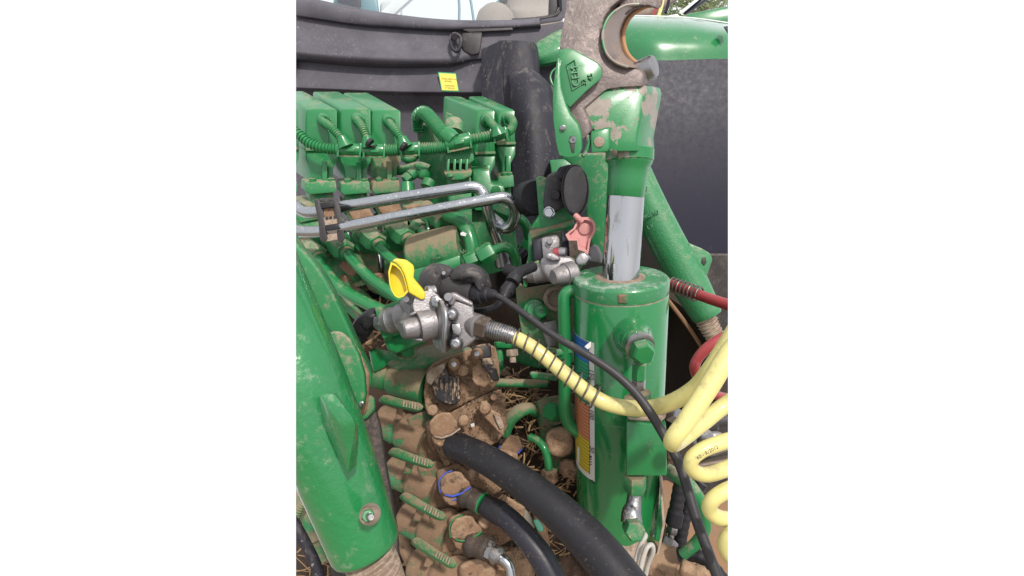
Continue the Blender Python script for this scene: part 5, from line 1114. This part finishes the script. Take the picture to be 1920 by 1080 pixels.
b = B().slab([(1022, 476), (1034, 472), (1046, 480), (1052, 488), (1036, 490), (1024, 486)], .725, (2, -1, .02), .003, 3); part('hinge_lobe', b, ALU, rc); part('screw', B().rod((1029, 481, .727), (1029, 481, .722), 5, 14), STEEL, rc)
b = B().lathe((1037, 520, .715), (1078, 512, .73), [(0, 13), (.04, 15), (.5, 20), (.52, 23), (.9, 24), (1, 20)], 28); part('end_cap', b, ALU, rc)
b = B().rod((1040, 473, .745), (1062, 474, .74), 10, 20); part('pivot_knob', b, STEEL, rc); part('red_bush', B().rod((1037, 474, .742), (1048, 474, .74), 9, 16), RH, rc)
b = B().slab([(1078, 486), (1088, 472), (1098, 473), (1110, 485), (1100, 497), (1080, 500)], .73, (1, -1, .03), .004, 3); part('steel_lobe', b, STEEL, rc)
b = B().slab([(1100, 470), (1112, 457), (1122, 462), (1130, 480), (1128, 496), (1104, 492)], .77, (2, -1, .03), .004, 3); part('rear_arm', b, ALU, rc)
b = B().tube([(985, 515, .78), (972, 512, .78), (950, 505, .80)], 11, 14); part('black_boot', b, RUB, rc)
b = B().tube([(985, 468, .90), (975, 478, .90), (960, 488, .91)], 9, 14); part('blue_black_boot', b, RUBB, rc)
gp = thing('bolted_green_plate', 'green plate with a round knob below the red-flap coupling', 'mounting plate')
b = B().slab([(966, 520), (985, 540), (1060, 528), (1080, 540), (1080, 640), (1010, 655), (980, 640), (968, 560)], .82, (0, 0, .008), .003); part('plate', b, GM, gp)
b = B().lathe((1001, 582, .82), (1003, 582, .795), [(0, 24), (.3, 24), (.5, 20), (.6, 20), (.62, 15), (1, 14)], 30); part('knob', b, G, gp)
b = B().lathe((1012, 583, .80), (1015, 583, .782), [(0, 12), (.9, 12), (1, 9), (1, 4), (.8, 4)], 20); part('socket_plug', b, G, gp)
b = B().lathe((1042, 560, .82), (1044, 560, .80), [(0, 24), (.8, 24), (1, 21), (1, 17), (.5, 17)], 30); part('dusty_ring', b, CREAM, gp)
b = B().rod((1019, 596, .818), (1019, 596, .815), 5, 14); part('hole', b, INK, gp)  # flat black disc, the dark of the hole put in as colour
b = B().slab([(1018, 604), (1042, 600), (1046, 622), (1040, 650), (1026, 650), (1016, 620)], .80, (0, 0, .02), .003); part('steel_clip', b, ALU, gp)
gl_ = thing('green_cross_beam', 'shaded green steel plates behind the yellow hose spring', 'beam')
b = B().slab([(925, 640), (1000, 645), (1080, 660), (1080, 700), (1000, 690), (930, 665)], .90, (0, 0, .03), .004); part('plate', b, GD, gl_)
b = B().slab([(928, 640), (980, 642), (985, 648), (985, 655), (932, 652)], .87, (0, 0, .03), .002); part('plate', b, G, gl_)
b = B().slab([(925, 655), (942, 652), (948, 700), (936, 712), (925, 690)], .88, (0, 0, .03), .004); part('upright', b, G, gl_)
b = B().tube([(925, 717, .85), (960, 718, .845), (1000, 719, .84), (1025, 718, .845)], 8, 14); part('round_bar', b, GM, gl_)
b = B().slab([(992, 700), (998, 697), (1046, 703), (1048, 714), (1042, 715), (998, 711)], .80, (0, -2, .02), .003, 3); part('flat_bar', b, GD, gl_)
b = B().hex((960, 655, .84), (961, 668, .838), 11); b.rod((961, 667, .84), (962, 680, .838), 6, 14); part('dirty_bolt', b, CREAM, gl_)
gk = thing('hinge_plate', 'tan dusty green plate with a big green hex nut beside the guard tube', 'mounting plate')
b = B().slab([(1007, 752), (1020, 745), (1050, 740), (1080, 760), (1080, 880), (1045, 885), (1030, 850), (1018, 820)], .84, (-6, 2, .015), .004); part('plate', b, GM, gk)
b = B().lathe((1044, 775, .84), (1034, 772, .815), [(0, 22), (.1, 22), (.3, 22)], 24); part('washer', b, GM, gk)
b = B().hex((1046, 773, .83), (1030, 771, .805), 18); part('hex_nut', b, G, gk)
b = B().lathe((1052, 828, .835), (1048, 828, .80), [(0, 28), (.2, 28), (.25, 24), (.5, 24), (.55, 27), (.9, 26), (1, 20)], 28); part('mud_ring', b, BRN, gk)
b = B().slab([(1022, 820), (1030, 816), (1034, 840), (1032, 858), (1024, 850)], .836, (0, 0, .002), .0006); part('slot', b, INK, gk)  # thin black slab, the slot's inner dark put in as colour
gh = thing('curved_green_casting', 'curved dusty green casting among the straw', 'casting')
b = B().tube([(948, 815, .84, 9), (955, 790, .83, 12), (972, 772, .825, 13), (992, 766, .83, 11), (1005, 775, .85, 8)], None, 18); part('arch', b, GM, gh)
gs = thing('small_green_pipe', 'small green bent pipe standing in the dirt', 'pipe')
b = B().tube([(994, 820, .82), (1008, 826, .81), (1020, 840, .80), (1026, 858, .80), (1030, 885, .80)], 7.5, 16); part('pipe', b, G, gs)
b = B().hex((1030, 880, .80), (1032, 905, .80), 15); part('muddy_nut', b, BRN, gs)
b = B().blob((1068, 880, .82), (.018, .016, .016), 5, .4); solo('mud_lump', b, BRN, 'mud-covered round lump left of the cylinder foot', 'mud lump')

# ---- right edge: red hose
rh = thing('red_air_hose', 'red air hose with a kink spring running to the right edge', 'air hose')
b = B().tube([(1225, 518, .86, 9), (1252, 530, .84, 9.5), (1300, 549, .80, 10), (1345, 565, .76, 10.5), (1400, 582, .72, 11)], None, 24, 10); part('hose', b, RH, rh)
b = B().tube([(1420, 618, .54, 11), (1365, 630, .53, 10.5), (1330, 649, .53, 10), (1308, 673, .535, 9.5), (1303, 694, .54, 9.5), (1318, 724, .57, 9), (1355, 745, .60, 9), (1400, 745, .62, 10)], None, 24, 10); part('hose', b, RH, rh)
b = B().coil([(1254, 531, .838), (1312, 553, .792)], (12.5, 14.5), 1.8, 8); part('kink_spring', b, SPR, rh)
gf2 = thing('grey_hose_fitting', 'grey cast hose fitting between the yellow loops', 'fitting')
b = B().lathe((1285, 800, .60), (1400, 778, .60), [(0, 14), (.2, 15), (.22, 19), (.45, 19), (.5, 14), (.7, 14), (.72, 18), (1, 18)], 22); part('body', b, BPD, gf2)
b = B().lathe((1320, 828, .56), (1324, 812, .55), [(0, 14), (.8, 14), (1, 10)], 20); part('cap_screw', b, STEEL, gf2)
b = B().slab([(1290, 812), (1350, 806), (1380, 840), (1330, 860), (1300, 845)], .585, (0, 0, .03), .008, 3); part('casting', b, ALU, gf2)
b = B().tube([(1290, 880, .62), (1320, 872, .62), (1380, 862, .62)], 12, 14); part('pipe', b, DSTEEL, gf2)

# ---- bottom right
th2 = thing('black_wrapped_hose', 'black wrapped hose ending in a steel hex fitting, right of the cylinder', 'hose')
b = B().tube([(1282, 860, .80), (1277, 900, .80), (1270, 940, .80), (1264, 972, .80)], 13, 18, corr=(13, .06)); part('hose', b, RUB, th2)
b = B().rod((1268, 958, .80), (1262, 985, .80), 15, 18); part('ferrule', b, RUB, th2)
b = B().hex((1262, 983, .80), (1259, 1000, .80), 11); b.rod((1259, 998, .80), (1256, 1018, .80), 6, 12); part('steel_neck', b, STEEL, th2)
b = B().hex((1257, 1012, .80), (1248, 1034, .79), 16); part('hex_fitting', b, STEEL, th2)
th3 = solo('black_wrapped_hose', B().tube([(1315, 905, .82), (1298, 935, .82), (1284, 970, .82), (1276, 1010, .82), (1268, 1050, .82)], 12, 18, corr=(13, .06)), RUB, 'black wrapped hose running behind the green bent tube', 'hose')
b = B().tube([(1250, 878, .72, 11), (1270, 893, .71, 12), (1295, 912, .70, 12), (1315, 945, .70, 11), (1322, 985, .71, 11), (1308, 1015, .72, 11), (1280, 1040, .73, 10)], None, 18)
solo('green_bent_tube', b, GD, 'dusty green tube bending down beside the coil loops', 'tube')
b = B().slab([(1236, 893), (1240, 893), (1246, 985), (1235, 1040), (1231, 1040), (1242, 985)], .74, (2, 0, .03), .001)
solo('thin_plate', b, CREAM, 'thin tan edged plate standing right of the cylinder', 'plate')
b = B().slab([(1226, 893), (1237, 893), (1243, 985), (1232, 1030), (1222, 1010)], .79, (0, 0, .02), .001); solo('green_back_plate', b, G, 'shaded green plate behind the thin tan edge', 'plate')
b = B().tube([(1272, 1040, .74), (1300, 1040, .73), (1325, 1052, .72), (1350, 1080, .71), (1370, 1110, .70)], 13, 18, corr=(12, .05)); solo('dusty_hose', b, RUB, 'dusty black hose along the bottom right corner', 'hose')
b = B().lathe((1200, 1045, .80), (1290, 1080, .76), [(0, 40), (.8, 40), (.82, 30), (1, 30)], 24); solo('muddy_shaft', b, BRN, 'muddy brown shaft at the bottom below the hex fitting', 'shaft')
b = B().lathe((1276, 1062, .70), (1360, 1100, .68), [(0, 12), (.05, 15), (.3, 15), (.33, 18), (.5, 18), (.55, 14), (1, 14)], 20); solo('ribbed_sleeve', b, BRN, 'muddy ribbed sleeve in the bottom right corner', 'sleeve')
wc = thing('white_cable_loop', 'pair of dirty white cable loops below the cylinder', 'cable')
for pts in ([(1185, 1100, .66), (1190, 1060, .66), (1200, 1025, .665), (1210, 1005, .67), (1204, 1000, .68)], [(1198, 1100, .65), (1202, 1060, .65), (1212, 1028, .65), (1222, 1022, .655), (1224, 1035, .66), (1214, 1060, .67), (1206, 1100, .68)]):
    part('cable', B().tube(pts, 4.6, 12), M('white_cable', (.46, .44, .41), rough=.5, dust=.3) if 'white_cable' not in bpy.data.materials else bpy.data.materials['white_cable'], wc)
# ---- bottom left
lf = thing('lower_left_linkage', 'shaded green linkage pieces at the bottom left behind the lift arm', 'linkage')
b = B().tube([(540, 880, .70), (565, 930, .70), (585, 975, .70), (598, 1020, .70), (606, 1048, .70)], 17, 18); part('green_tube', b, GM, lf)
b = B().rod((590, 995, .69), (596, 1008, .69), 20, 20); part('collar', b, GM, lf)
b = B().tube([(545, 985, .66), (560, 955, .66), (576, 930, .66)], 9, 14, corr=(5, .15)); part('corrugated_tube', b, GM, lf)
solo('grey_steel_bar', B().tube([(540, 965, .62), (565, 1005, .62), (592, 1060, .62), (605, 1110, .62)], 10, 18), BPS, 'bare grey round bar crossing the bottom left corner', 'bar')
finish()
